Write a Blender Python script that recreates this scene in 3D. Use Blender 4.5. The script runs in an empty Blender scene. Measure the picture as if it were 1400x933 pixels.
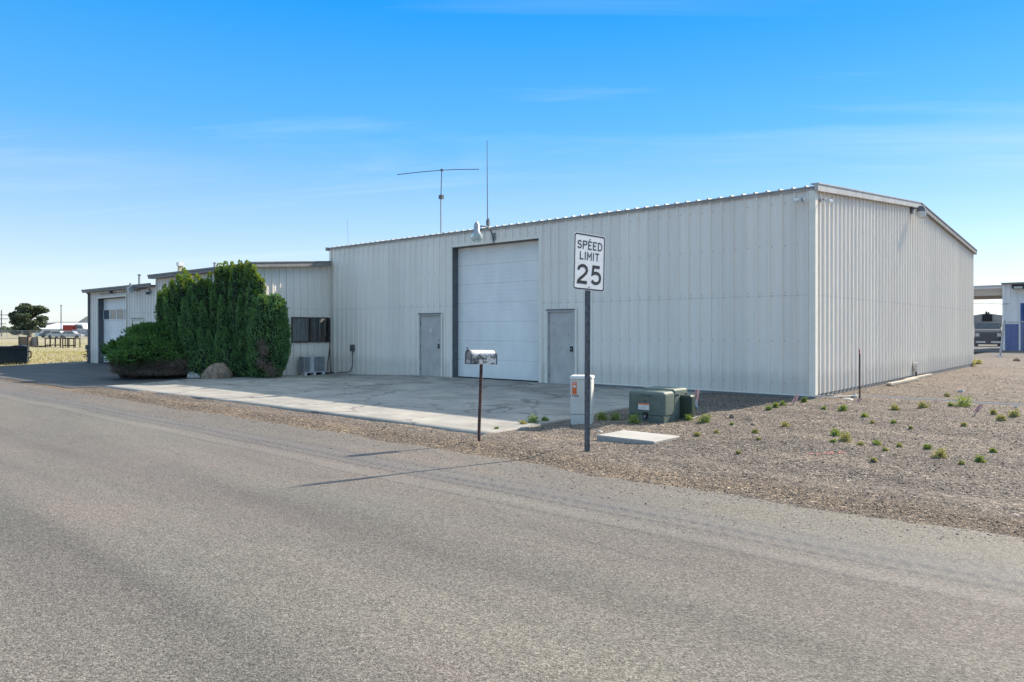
import bpy, math, random
import numpy as np
from mathutils import Vector, Matrix
R = math.radians
random.seed(7); rng = np.random.default_rng(7)
scene = bpy.context.scene
col = scene.collection
# ---------------------------------------------------------------- camera frame (world x runs along the front wall)
CX, CY, CZ = 6.05, -17.30, 1.60
YAW = R(41.58)
FX, FY = -math.sin(YAW), math.cos(YAW)
RX, RY = math.cos(YAW), math.sin(YAW)
F = 1007.0; U0 = 700.0; V0 = 452.0
def sst(a, b, x):
    t = min(1, max(0, (x-a)/(b-a))); return t*t*(3-2*t)
def gz(x, y):
    z = 0.0
    if y < 0: z = -0.2*min(1, -y/7.0)
    if x > -2.6 and y > 0: z = 0.03+0.0035*y
    if x > -2.6 and y <= 0: z += 0.03*sst(-4, 0, y)
    if y > -3.3 and x < -13: z -= 0.11*sst(-13, -17.5, x)*sst(-3.3, -1.0, y)*(1 if x > -19.2 else 0)
    return z
def P2(u, Y, z=0.0):
    X = (u-U0)/F*Y
    return Vector((CX+X*RX+Y*FX, CY+X*RY+Y*FY, z))
def G(u, v, dz=0.0):
    z = 0.0
    for _ in range(12):
        Y = F*(CZ-z)/(v-V0); p = P2(u, Y); z = gz(p.x, p.y)+dz
    return Vector((p.x, p.y, z))
def depth(p): return (p[0]-CX)*FX+(p[1]-CY)*FY
def onY(u, y, v=None):       # point where the ray meets the plane y = const
    k = (u-U0)/F; dx = k*RX+FX; dy = k*RY+FY
    t = (y-CY)/dy; z = CZ-(v-V0)*t/F if v is not None else 0
    return Vector((CX+dx*t, y, z))
def onX(u, x, v=None):
    k = (u-U0)/F; dx = k*RX+FX; dy = k*RY+FY
    t = (x-CX)/dx; z = CZ-(v-V0)*t/F if v is not None else 0
    return Vector((x, CY+dy*t, z))
# ---------------------------------------------------------------- tagging
def tag(o, label=None, cat=None, group=None, kind=None):
    if label: o['label'] = label
    if cat: o['category'] = cat
    if group: o['group'] = group
    if kind: o['kind'] = kind
    return o
def empty(name, loc, label, cat, group=None, rz=0):
    o = bpy.data.objects.new(name, None); col.objects.link(o)
    o.location = loc; o.rotation_euler = (0, 0, rz); o.empty_display_size = .2
    return tag(o, label, cat, group)
# ---------------------------------------------------------------- mesh builder
class MB:
    def __init__(s): s.v = []; s.f = []; s.m = []; s.mi = 0; s.M = Matrix.Identity(4)
    def add(s, vs, fs):
        n = len(s.v)
        s.v += [tuple(s.M @ Vector(p)) for p in vs]
        s.f += [tuple(i+n for i in f) for f in fs]; s.m += [s.mi]*len(fs)
    def box(s, x0, x1, y0, y1, z0, z1):
        s.add([(x0,y0,z0),(x1,y0,z0),(x1,y1,z0),(x0,y1,z0),(x0,y0,z1),(x1,y0,z1),(x1,y1,z1),(x0,y1,z1)],
              [(0,3,2,1),(4,5,6,7),(0,1,5,4),(1,2,6,5),(2,3,7,6),(3,0,4,7)])
    def bbox(s, x0, x1, y0, y1, z0, z1, b=.01):   # chamfered box
        X=(x0,x1); Y=(y0,y1); Z=(z0,z1)
        idx={}; vs=[]
        for i in (0,1):
            for j in (0,1):
                for k in (0,1):
                    sx,sy,sz = (1-2*i)*b,(1-2*j)*b,(1-2*k)*b
                    for ax in range(3):
                        d=[sx,sy,sz]; d[ax]=0
                        idx[(i,j,k,ax)]=len(vs); vs.append((X[i]+d[0],Y[j]+d[1],Z[k]+d[2]))
        fs=[]
        def q(l): fs.append(tuple(idx[t] for t in l))
        for i in (0,1): q([(i,0,0,0),(i,1,0,0),(i,1,1,0),(i,0,1,0)][::(-1 if i==0 else 1)])
        for j in (0,1): q([(0,j,0,1),(0,j,1,1),(1,j,1,1),(1,j,0,1)][::(-1 if j==0 else 1)])
        for k in (0,1): q([(0,0,k,2),(1,0,k,2),(1,1,k,2),(0,1,k,2)][::(-1 if k==0 else 1)])
        for i in (0,1):
            for j in (0,1): q([(i,j,0,0),(i,j,1,0),(i,j,1,1),(i,j,0,1)])
        for i in (0,1):
            for k in (0,1): q([(i,0,k,0),(i,1,k,0),(i,1,k,2),(i,0,k,2)])
        for j in (0,1):
            for k in (0,1): q([(0,j,k,1),(1,j,k,1),(1,j,k,2),(0,j,k,2)])
        for i in (0,1):
            for j in (0,1):
                for k in (0,1): q([(i,j,k,0),(i,j,k,1),(i,j,k,2)])
        s.add(vs,fs)
    def tube(s, pts, r, n=8, cap=True):
        pts=[Vector(p) for p in pts]; rr = r if isinstance(r,(list,tuple)) else [r]*len(pts)
        vs=[]; fs=[]
        for i,p in enumerate(pts):
            d=(pts[min(i+1,len(pts)-1)]-pts[max(i-1,0)]).normalized()
            a=d.cross(Vector((0,0,1)));
            if a.length<.05: a=Vector((1,0,0))
            a.normalize(); b=d.cross(a)
            for k in range(n):
                t=2*math.pi*k/n; vs.append(tuple(p+(a*math.cos(t)+b*math.sin(t))*rr[i]))
        for i in range(len(pts)-1):
            for k in range(n):
                k2=(k+1)%n; fs.append((i*n+k,i*n+k2,(i+1)*n+k2,(i+1)*n+k))
        if cap: fs.append(tuple(range(n))[::-1]); fs.append(tuple((len(pts)-1)*n+k for k in range(n)))
        s.add(vs,fs)
    def lathe(s, prof, n=16, c=(0,0,0)):     # prof: (r,z)
        vs=[];fs=[]
        for r,z in prof:
            for k in range(n):
                t=2*math.pi*k/n; vs.append((c[0]+r*math.cos(t),c[1]+r*math.sin(t),c[2]+z))
        for i in range(len(prof)-1):
            for k in range(n):
                k2=(k+1)%n; fs.append((i*n+k,i*n+k2,(i+1)*n+k2,(i+1)*n+k))
        fs.append(tuple(range(n))[::-1]); fs.append(tuple((len(prof)-1)*n+k for k in range(n)))
        s.add(vs,fs)
    def prism(s, poly, d0, d1, ax='y'):      # poly in the plane across ax, extruded d0..d1
        n=len(poly); vs=[]
        for d in (d0,d1):
            for a,b in poly:
                vs.append({'y':(a,d,b),'x':(d,a,b),'z':(a,b,d)}[ax])
        fs=[tuple(range(n)),tuple(range(n,2*n))[::-1]]
        for i in range(n):
            j=(i+1)%n; fs.append((i,i+n,j+n,j))
        s.add(vs,fs)
    def build(s, name, mats, parent=None, loc=(0,0,0), rz=0, smooth=False):
        me=bpy.data.meshes.new(name); me.from_pydata(s.v,[],s.f)
        if not isinstance(mats,(list,tuple)): mats=[mats]
        for m in mats: me.materials.append(m)
        me.polygons.foreach_set('material_index', s.m)
        if smooth: me.polygons.foreach_set('use_smooth',[True]*len(s.f))
        me.update()
        o=bpy.data.objects.new(name,me); col.objects.link(o); o.location=loc; o.rotation_euler=(0,0,rz)
        if parent: o.parent=parent
        if smooth:
            try: me.set_sharp_from_angle(angle=R(40))
            except Exception: pass
        return o
def build_split(self, name, m, parent=None):
    par=list(range(len(self.v)))
    def fd(i):
        while par[i]!=i: par[i]=par[par[i]]; i=par[i]
        return i
    for f in self.f:
        for k in f[1:]: par[fd(f[0])]=fd(k)
    groups={}
    for f in self.f: groups.setdefault(fd(f[0]),[]).append(f)
    for g in groups.values():
        ids=sorted({i for f in g for i in f}); mp={i:k for k,i in enumerate(ids)}
        q=MB(); q.v=[self.v[i] for i in ids]; q.f=[tuple(mp[i] for i in f) for f in g]; q.m=[0]*len(g); q.build(name,m,parent)
MB.split=build_split
def arrmesh(name, V, Fq, mats, parent=None, loc=(0,0,0), mi=None):
    me=bpy.data.meshes.new(name); k=Fq.shape[1]
    me.vertices.add(len(V)); me.vertices.foreach_set('co', V.astype('f').ravel())
    me.loops.add(Fq.size); me.loops.foreach_set('vertex_index', Fq.astype('i').ravel())
    me.polygons.add(len(Fq)); me.polygons.foreach_set('loop_start', np.arange(0,Fq.size,k,dtype='i'))
    if mi is not None: me.polygons.foreach_set('material_index', mi.astype('i'))
    for m in (mats if isinstance(mats,(list,tuple)) else [mats]): me.materials.append(m)
    me.update(calc_edges=True); me.validate()
    o=bpy.data.objects.new(name,me); col.objects.link(o); o.location=loc
    if parent: o.parent=parent
    return o
# ---------------------------------------------------------------- materials
def mat(name, c, rough=.6, metal=0, var=.12, scale=4, bump=0, bscale=60, c2=None, stretch=(1,1,1), spec=.4, island=0):
    m=bpy.data.materials.new(name); m.use_nodes=True; nt=m.node_tree; N=nt.nodes; L=nt.links
    b=N['Principled BSDF']; b.inputs['Roughness'].default_value=rough; b.inputs['Metallic'].default_value=metal
    b.inputs['Specular IOR Level'].default_value=spec
    tc=N.new('ShaderNodeTexCoord'); mp=N.new('ShaderNodeMapping'); mp.inputs['Scale'].default_value=stretch
    L.new(tc.outputs['Object'],mp.inputs['Vector'])
    nz=N.new('ShaderNodeTexNoise'); nz.inputs['Scale'].default_value=scale; nz.inputs['Detail'].default_value=6
    nz.inputs['Roughness'].default_value=.65
    L.new(mp.outputs[0],nz.inputs['Vector'])
    rp=N.new('ShaderNodeValToRGB'); L.new(nz.outputs['Fac'],rp.inputs[0])
    c2 = c2 or tuple(x*(1-2.2*var) for x in c)
    rp.color_ramp.elements[0].position=.32; rp.color_ramp.elements[1].position=.66
    rp.color_ramp.elements[0].color=(*[max(0,x) for x in c2],1); rp.color_ramp.elements[1].color=(*[min(1,x*(1+var*.5)) for x in c],1)
    out=rp.outputs[0]
    if island:
        g=N.new('ShaderNodeNewGeometry'); mr=N.new('ShaderNodeMapRange'); L.new(g.outputs['Random Per Island'],mr.inputs[0])
        mr.inputs[3].default_value=1-island; mr.inputs[4].default_value=1+island
        mx=N.new('ShaderNodeVectorMath'); mx.operation='SCALE'; L.new(out,mx.inputs[0]); L.new(mr.outputs[0],mx.inputs['Scale']); out=mx.outputs[0]
    L.new(out,b.inputs['Base Color'])
    if bump:
        n2=N.new('ShaderNodeTexNoise'); n2.inputs['Scale'].default_value=bscale; n2.inputs['Detail'].default_value=4
        L.new(tc.outputs['Object'],n2.inputs['Vector'])
        bp=N.new('ShaderNodeBump'); bp.inputs['Strength'].default_value=bump; bp.inputs['Distance'].default_value=.01
        L.new(n2.outputs['Fac'],bp.inputs['Height']); L.new(bp.outputs[0],b.inputs['Normal'])
    return m
def leafmat(name, ca, cb, tr=.35, tint=1.6, var=.45, spec=.25):
    m=bpy.data.materials.new(name); m.use_nodes=True; nt=m.node_tree; N=nt.nodes; L=nt.links
    b=N['Principled BSDF']; b.inputs['Roughness'].default_value=.55; b.inputs['Specular IOR Level'].default_value=spec
    g=N.new('ShaderNodeNewGeometry'); tc=N.new('ShaderNodeTexCoord')
    nz=N.new('ShaderNodeTexNoise'); nz.inputs['Scale'].default_value=2.2; nz.inputs['Detail'].default_value=3; L.new(tc.outputs['Object'],nz.inputs['Vector'])
    ad=N.new('ShaderNodeMath'); ad.operation='MULTIPLY_ADD'; L.new(g.outputs['Random Per Island'],ad.inputs[0]); ad.inputs[1].default_value=var
    mm=N.new('ShaderNodeMapRange'); mm.inputs[1].default_value=.35; mm.inputs[2].default_value=.65; mm.inputs[4].default_value=1-var; L.new(nz.outputs['Fac'],mm.inputs[0]); L.new(mm.outputs[0],ad.inputs[2])
    mx=N.new('ShaderNodeMix'); mx.data_type='RGBA'; L.new(ad.outputs[0],mx.inputs[0])
    mx.inputs[6].default_value=(*ca,1); mx.inputs[7].default_value=(*cb,1)
    L.new(mx.outputs[2],b.inputs['Base Color'])
    t=N.new('ShaderNodeBsdfTranslucent'); sc=N.new('ShaderNodeVectorMath'); sc.operation='MULTIPLY'
    sc.inputs[1].default_value=(tint*1.15,tint,tint*.35); L.new(mx.outputs[2],sc.inputs[0]); L.new(sc.outputs[0],t.inputs[0])
    ms=N.new('ShaderNodeMixShader'); ms.inputs[0].default_value=tr; L.new(b.outputs[0],ms.inputs[1]); L.new(t.outputs[0],ms.inputs[2])
    L.new(ms.outputs[0],N['Material Output'].inputs[0])
    return m
def nodes(name):
    m=bpy.data.materials.new(name); m.use_nodes=True; nt=m.node_tree; return m,nt.nodes,nt.links
def ramp(N,L,src,stops,interp='LINEAR'):
    r=N.new('ShaderNodeValToRGB'); r.color_ramp.interpolation=interp
    while len(r.color_ramp.elements)<len(stops): r.color_ramp.elements.new(.5)
    for e,(p,c) in zip(r.color_ramp.elements,stops): e.position=p; e.color=(*c,1) if len(c)==3 else c
    L.new(src,r.inputs[0]); return r.outputs[0]
def mixc(N,L,f,a,b,mode='MIX'):
    x=N.new('ShaderNodeMix'); x.data_type='RGBA'; x.blend_type=mode
    for s,i in ((f,0),(a,6),(b,7)):
        if hasattr(s,'links'): L.new(s,x.inputs[i])
        else: x.inputs[i].default_value = s if not isinstance(s,tuple) else (*s,1)
    return x.outputs[2]
def noise(N,L,vec,scale,detail=4,rough=.6,dist=0):
    n=N.new('ShaderNodeTexNoise'); n.inputs['Scale'].default_value=scale; n.inputs['Detail'].default_value=detail
    n.inputs['Roughness'].default_value=rough; n.inputs['Distortion'].default_value=dist; L.new(vec,n.inputs['Vector']); return n.outputs['Fac']
def mapping(N,L,vec,scale=(1,1,1),rot=(0,0,0),loc=(0,0,0)):
    m=N.new('ShaderNodeMapping'); m.inputs['Location'].default_value=loc; m.inputs['Scale'].default_value=scale; m.inputs['Rotation'].default_value=rot; L.new(vec,m.inputs['Vector']); return m.outputs[0]
def math_(N,L,op,a,b=None,c=None):
    m=N.new('ShaderNodeMath'); m.operation=op
    for s,i in ((a,0),(b,1),(c,2)):
        if s is None: continue
        if hasattr(s,'links'): L.new(s,m.inputs[i])
        else: m.inputs[i].default_value=s
    return m.outputs[0]

def gravel_mat(name, stones, warm, zone=True):
    m,N,L=nodes(name); b=N['Principled BSDF']; b.inputs['Roughness'].default_value=.85; b.inputs['Specular IOR Level'].default_value=.2
    g=N.new('ShaderNodeNewGeometry'); pos=g.outputs['Position']
    v=N.new('ShaderNodeTexVoronoi'); v.inputs['Scale'].default_value=62; L.new(pos,v.inputs['Vector'])
    v2=N.new('ShaderNodeTexVoronoi'); v2.inputs['Scale'].default_value=26; L.new(pos,v2.inputs['Vector'])
    s1=N.new('ShaderNodeSeparateColor'); L.new(v.outputs['Color'],s1.inputs[0])
    s2=N.new('ShaderNodeSeparateColor'); L.new(v2.outputs['Color'],s2.inputs[0])
    c=ramp(N,L,s1.outputs[0],stones)
    big=ramp(N,L,s2.outputs[0],[(0,(.55,.55,.55)),(.7,(.9,.9,.9)),(.93,(1.1,1.08,1.04)),(1,(1.75,1.7,1.6))])
    c=mixc(N,L,1.0,c,big,'MULTIPLY')
    n=noise(N,L,mapping(N,L,pos,(.35,1.2,1)),.9,6,.65)
    c=mixc(N,L,1.0,c,ramp(N,L,n,[(.3,(.66,.65,.66)),(.52,(.98,.97,.96)),(.72,(1.34,1.27,1.14))]),'MULTIPLY')
    if zone:      # loose straw-brown windrow along the road edge
        sp=N.new('ShaderNodeSeparateXYZ'); L.new(pos,sp.inputs[0])
        wob=noise(N,L,mapping(N,L,pos,(1,.6,1)),.8,5,.7)
        yy=math_(N,L,'MULTIPLY_ADD',wob,1.1,sp.outputs[1])
        f=ramp(N,L,math_(N,L,'MULTIPLY_ADD',yy,.1,1.2),[(.255,(0,0,0)),(.30,(1,1,1)),(.335,(.9,.9,.9)),(.40,(0,0,0))])
        # (y+wob*1.1)*.1+1.2 : y=-9.3 -> ~.325
        c=mixc(N,L,mixc(N,L,1.0,f,(.75,.75,.75),'MULTIPLY'),c,mixc(N,L,1.0,c,warm,'MULTIPLY'))
    L.new(c,b.inputs['Base Color'])
    h=math_(N,L,'MULTIPLY_ADD',v.outputs['Distance'],-1.0,math_(N,L,'MULTIPLY',v2.outputs['Distance'],-1.2))
    h=math_(N,L,'MULTIPLY_ADD',noise(N,L,pos,6,5),2.0,h)
    bp=N.new('ShaderNodeBump'); bp.inputs['Strength'].default_value=.9; bp.inputs['Distance'].default_value=.02
    L.new(h,bp.inputs['Height']); L.new(bp.outputs[0],b.inputs['Normal'])
    return m
STN=[(0,(.055,.046,.040)),(.25,(.128,.107,.091)),(.6,(.205,.172,.145)),(.85,(.29,.248,.208)),(1,(.45,.39,.33))]
m_gravel=gravel_mat('gravel',STN,(1.08,.97,.82))
def far_ground():
    m,N,L=nodes('field'); b=N['Principled BSDF']; b.inputs['Roughness'].default_value=.95; b.inputs['Specular IOR Level'].default_value=.1
    g=N.new('ShaderNodeNewGeometry'); pos=g.outputs['Position']
    n=noise(N,L,pos,.12,6,.65); c=ramp(N,L,n,[(.35,(.27,.23,.16)),(.5,(.32,.28,.20)),(.62,(.24,.24,.12)),(.75,(.34,.30,.23))])
    n2=noise(N,L,pos,5,4,.7); c=mixc(N,L,1.0,c,ramp(N,L,n2,[(.3,(.7,.7,.7)),(.7,(1.2,1.2,1.2))]),'MULTIPLY')
    L.new(c,b.inputs['Base Color']); return m
m_field=far_ground()
def road_mat():
    m,N,L=nodes('chip_seal'); b=N['Principled BSDF']; b.inputs['Roughness'].default_value=.78; b.inputs['Specular IOR Level'].default_value=.25
    g=N.new('ShaderNodeNewGeometry'); pos=g.outputs['Position']
    v=N.new('ShaderNodeTexVoronoi'); v.inputs['Scale'].default_value=105; L.new(pos,v.inputs['Vector'])
    s=N.new('ShaderNodeSeparateColor'); L.new(v.outputs['Color'],s.inputs[0])
    c=ramp(N,L,s.outputs[0],[(0,(.055,.050,.044)),(.3,(.120,.109,.096)),(.75,(.168,.153,.135)),(1,(.265,.243,.215))])
    band=noise(N,L,mapping(N,L,pos,(.06,.95,1)),1.0,5,.6)
    c=mixc(N,L,1.0,c,ramp(N,L,band,[(.33,(.74,.74,.75)),(.5,(.93,.93,.93)),(.68,(1.09,1.07,1.05))]),'MULTIPLY')
    hue=noise(N,L,mapping(N,L,pos,(.22,.9,1)),.55,4,.6,.5)
    c=mixc(N,L,1.0,c,ramp(N,L,hue,[(.40,(.975,.995,.955)),(.58,(1.03,.985,.97))]),'MULTIPLY')
    blot=noise(N,L,mapping(N,L,pos,(.35,.8,1)),.7,6,.7)
    c=mixc(N,L,1.0,c,ramp(N,L,blot,[(.3,(.86,.86,.86)),(.55,(1,1,1)),(.72,(1.1,1.06,1.02))]),'MULTIPLY')
    sp=N.new('ShaderNodeSeparateXYZ'); L.new(pos,sp.inputs[0]); y=sp.outputs[1]; x=sp.outputs[0]
    wob=noise(N,L,mapping(N,L,pos,(.12,.0,1)),1.0,3)
    yy=math_(N,L,'MULTIPLY_ADD',wob,.55,y)
    def stripe(y0,w,src=yy):
        d=math_(N,L,'ABSOLUTE',math_(N,L,'SUBTRACT',src,y0)); r=N.new('ShaderNodeMapRange'); r.interpolation_type='SMOOTHSTEP'
        L.new(d,r.inputs[0]); r.inputs[1].default_value=0; r.inputs[2].default_value=w; r.inputs[3].default_value=1; r.inputs[4].default_value=0; return r.outputs[0]
    # tyre tracks : fine tread lines
    dash=math_(N,L,'SINE',math_(N,L,'MULTIPLY_ADD',x,42.0,math_(N,L,'MULTIPLY',y,24.0)))
    dash=math_(N,L,'MULTIPLY_ADD',dash,.35,.6)
    for y0,w,k in ((-10.75,.10,.8),(-10.95,.06,.75),(-11.35,.05,.55),(-10.45,.07,.45),(-12.2,.05,.25)):
        f=math_(N,L,'MULTIPLY',math_(N,L,'MULTIPLY',stripe(y0,w),dash),k)
        c=mixc(N,L,f,c,(.05,.05,.055))
    f=math_(N,L,'MULTIPLY',stripe(-10.65,.55),.30); c=mixc(N,L,f,c,(.12,.12,.13))
    f=math_(N,L,'MULTIPLY',stripe(-11.2,.2),.10); c=mixc(N,L,f,c,(.33,.32,.30))
    dn_=N.new('ShaderNodeTexNoise'); dn_.inputs['Scale'].default_value=.9; dn_.inputs['Detail'].default_value=7; L.new(pos,dn_.inputs['Vector'])
    dv_=N.new('ShaderNodeVectorMath'); dv_.operation='MULTIPLY_ADD'; L.new(dn_.outputs['Color'],dv_.inputs[0]); dv_.inputs[1].default_value=(1.3,1.3,0); L.new(mapping(N,L,pos,(.6,1,1)),dv_.inputs[2])
    cv_=N.new('ShaderNodeTexVoronoi'); cv_.feature='DISTANCE_TO_EDGE'; cv_.inputs['Scale'].default_value=.23; L.new(dv_.outputs[0],cv_.inputs['Vector'])
    cf=ramp(N,L,cv_.outputs['Distance'],[(0,(1,1,1)),(.0018,(.7,.7,.7)),(.0042,(0,0,0))]); gate=ramp(N,L,noise(N,L,pos,.35,3),[(.50,(0,0,0)),(.60,(1,1,1))])
    c=mixc(N,L,math_(N,L,'MULTIPLY',math_(N,L,'MULTIPLY',cf,gate),.5),c,(.05,.05,.05))
    spk=N.new('ShaderNodeTexVoronoi'); spk.inputs['Scale'].default_value=9; L.new(pos,spk.inputs['Vector']); sf=ramp(N,L,spk.outputs['Distance'],[(0,(1,1,1)),(.10,(1,1,1)),(.15,(0,0,0))]); sr=N.new('ShaderNodeSeparateColor'); L.new(spk.outputs['Color'],sr.inputs[0])
    c=mixc(N,L,math_(N,L,'MULTIPLY',math_(N,L,'MULTIPLY',sf,math_(N,L,'GREATER_THAN',sr.outputs[0],.90)),.55),c,(.06,.058,.055))
    L.new(c,b.inputs['Base Color'])
    h=math_(N,L,'MULTIPLY_ADD',v.outputs['Distance'],-1.0,noise(N,L,pos,30,4))
    bp=N.new('ShaderNodeBump'); bp.inputs['Strength'].default_value=.6; bp.inputs['Distance'].default_value=.006
    L.new(h,bp.inputs['Height']); L.new(bp.outputs[0],b.inputs['Normal'])
    return m
m_road=road_mat()
def conc_mat(name,c0,c1,crack=True,asph=False):
    m,N,L=nodes(name); b=N['Principled BSDF']; b.inputs['Roughness'].default_value=.8; b.inputs['Specular IOR Level'].default_value=.25
    g=N.new('ShaderNodeNewGeometry'); pos=g.outputs['Position']
    c=ramp(N,L,noise(N,L,pos,.9,8,.7),[(.3,c0),(.7,c1)])
    c=mixc(N,L,1.0,c,ramp(N,L,noise(N,L,pos,70,3,.7),[(.3,(.8,.8,.8)),(.7,(1.15,1.15,1.15))]),'MULTIPLY')
    if crack:
        w=N.new('ShaderNodeVectorMath'); w.operation='ADD'; nn=N.new('ShaderNodeTexNoise'); nn.inputs['Scale'].default_value=1.3; nn.inputs['Detail'].default_value=5; L.new(pos,nn.inputs['Vector'])
        L.new(pos,w.inputs[0]); L.new(nn.outputs['Color'],w.inputs[1])
        v=N.new('ShaderNodeTexVoronoi'); v.feature='DISTANCE_TO_EDGE'; v.inputs['Scale'].default_value=.33; L.new(w.outputs[0],v.inputs['Vector'])
        f=ramp(N,L,v.outputs['Distance'],[(.0,(1,1,1)),(.006,(.8,.8,.8)),(.013,(0,0,0))])
        c=mixc(N,L,math_(N,L,'MULTIPLY',f,.6),c,(.05,.05,.05))
        st=ramp(N,L,noise(N,L,mapping(N,L,pos,(.4,1.5,1)),1.1,8,.78,.8),[(.49,(0,0,0)),(.60,(1,1,1))])
        sy=N.new('ShaderNodeSeparateXYZ'); L.new(pos,sy.inputs[0]); st=mixc(N,L,1.0,st,ramp(N,L,math_(N,L,'MULTIPLY_ADD',sy.outputs[1],.1,1.0),[(.15,(.25,.25,.25)),(.55,(.6,.6,.6)),(.95,(1,1,1))]),'MULTIPLY')
        c=mixc(N,L,math_(N,L,'MULTIPLY',st,.62),c,tuple(x*.42 for x in c0))
    L.new(c,b.inputs['Base Color'])
    bp=N.new('ShaderNodeBump'); bp.inputs['Strength'].default_value=.4; bp.inputs['Distance'].default_value=.006
    L.new(noise(N,L,pos,110,3),bp.inputs['Height']); L.new(bp.outputs[0],b.inputs['Normal'])
    return m
m_slab=conc_mat('old_concrete',(.215,.205,.19),(.385,.36,.315))
m_lid=conc_mat('lid_concrete',(.29,.275,.25),(.40,.38,.345),False)
m_found=conc_mat('foundation_concrete',(.16,.16,.155),(.25,.245,.235),False)
m_asph=conc_mat('dark_asphalt',(.05,.05,.05),(.10,.098,.095),False)
def siding_mat():
    m,N,L=nodes('siding'); b=N['Principled BSDF']; b.inputs['Roughness'].default_value=.48; b.inputs['Specular IOR Level'].default_value=.4
    g=N.new('ShaderNodeNewGeometry'); pos=g.outputs['Position']
    base=ramp(N,L,noise(N,L,mapping(N,L,pos,(1,1,.25)),1.1,6,.6),[(.3,(.87,.795,.69)),(.7,(.91,.835,.725))])
    st=noise(N,L,mapping(N,L,pos,(9,9,.35)),1.0,6,.7)
    base=mixc(N,L,1.0,base,ramp(N,L,st,[(.3,(.94,.94,.93)),(.6,(1,1,1))]),'MULTIPLY')
    pn=N.new('ShaderNodeSeparateXYZ'); L.new(pos,pn.inputs[0]); k_=math_(N,L,'FLOOR',math_(N,L,'MULTIPLY',math_(N,L,'ADD',math_(N,L,'ADD',pn.outputs[0],19.05),math_(N,L,'MULTIPLY',pn.outputs[1],1.0)),1/.915))
    wn_=N.new('ShaderNodeTexWhiteNoise'); wn_.noise_dimensions='1D'; L.new(k_,wn_.inputs['W'])
    base=mixc(N,L,1.0,base,ramp(N,L,wn_.outputs['Value'],[(0,(.925,.925,.93)),(1,(1.0,1.0,1.0))]),'MULTIPLY')
    # panel-lap tone and splash dirt low down (own stains)
    sp=N.new('ShaderNodeSeparateXYZ'); L.new(pos,sp.inputs[0])
    lap=math_(N,L,'ABSOLUTE',math_(N,L,'SUBTRACT',sp.outputs[2],2.42)); lf=ramp(N,L,lap,[(0,(1,1,1)),(.03,(0,0,0))])
    base=mixc(N,L,math_(N,L,'MULTIPLY',lf,.18),base,(.35,.34,.31))
    dirt=math_(N,L,'MULTIPLY_ADD',noise(N,L,mapping(N,L,pos,(3,3,.8)),2,5,.7),-.9,sp.outputs[2])
    df=ramp(N,L,dirt,[(0,(1,1,1)),(.02,(.9,.9,.9)),(.25,(0,0,0))])
    base=mixc(N,L,math_(N,L,'MULTIPLY',df,.22),base,(.33,.29,.24))
    L.new(base,b.inputs['Base Color']);
    bp=N.new('ShaderNodeBump'); bp.inputs['Strength'].default_value=.45; bp.inputs['Distance'].default_value=.03
    L.new(noise(N,L,mapping(N,L,pos,(2.5,2.5,.8)),1.2,2),bp.inputs['Height']); L.new(bp.outputs[0],b.inputs['Normal'])
    return m
m_siding=siding_mat()
m_trim=mat('cream_trim',(.85,.795,.67),.5,var=.04)
m_screw=mat('screw_grey',(.3,.29,.27),.5,.3)
m_roof=mat('galvanised_roof',(.40,.40,.385),.6,.1)
m_fascia=mat('grey_fascia',(.25,.24,.225),.6)
m_rake=mat('rake_trim',(.50,.485,.45),.5)
m_white=mat('white_door_paint',(.88,.86,.80),.45,var=.05,scale=1.5,stretch=(1,1,.4))
m_greydoor=mat('grey_door_paint',(.53,.50,.455),.5,var=.08,scale=3)
m_jamb=mat('dark_jamb',(.13,.14,.15),.6)
m_dark=mat('black_metal',(.025,.025,.028),.5,.2)
m_bronze=mat('dark_bronze',(.09,.075,.065),.4,.3)
m_steel=mat('galvanised_steel',(.42,.43,.44),.45,.5,var=.15,scale=20)
m_post=mat('weathered_post_steel',(.15,.16,.17),.55,.4,var=.25,scale=15)
m_rust=mat('rusty_pipe',(.12,.065,.05),.8,.1,var=.3,scale=14,c2=(.045,.03,.03),bump=.4)
m_signw=mat('sign_white',(.78,.79,.78),.5,var=.05,scale=10)
m_signk=mat('sign_black',(.02,.021,.024),.5)
m_tgreen=mat('transformer_green',(.12,.15,.125),.6,var=.15,scale=5,c2=(.085,.11,.09))
m_dgreen=mat('dark_green_plastic',(.018,.038,.022),.45)
m_beige=mat('beige_fibreglass',(.62,.61,.55),.55,var=.08,scale=3)
m_orange=mat('orange_sticker',(.75,.17,.05),.5,var=.15,scale=40)
m_pink=mat('faded_pink_flag',(.80,.40,.36),.7,var=.1,scale=10)
m_paper=mat('white_label',(.75,.74,.70),.6)
m_red=mat('red_paint',(.40,.045,.035),.6)
m_brown=mat('aged_wood',(.22,.165,.12),.85,var=.3,scale=9,stretch=(1,1,6),bump=.4)
m_dwood=mat('dark_wood',(.06,.045,.035),.85,var=.3,scale=9)
m_board=mat('bleached_board',(.42,.38,.31),.85,var=.25,scale=12,bump=.4)
m_rock=mat('boulder_rock',(.30,.215,.145),.9,var=.3,scale=9,c2=(.10,.08,.065),bump=1,bscale=22)
m_wrock=mat('pale_rock',(.52,.49,.45),.9,var=.25,scale=12,bump=.8,bscale=40)
m_rubber=mat('rubber',(.02,.02,.02),.85)
m_blue=mat('blue_paint',(.035,.09,.28),.5,var=.03)
m_bwhite=mat('white_cladding',(.78,.77,.74),.5,var=.03,scale=1)
m_tan=mat('tan_soffit',(.62,.50,.38),.7)
m_dump=mat('dumpster_green',(.012,.024,.026),.55,.1,var=.3,scale=4)
m_truckw=mat('truck_white',(.62,.62,.60),.4)
m_acgrey=mat('condenser_grey',(.58,.60,.62),.5,.2)
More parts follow.
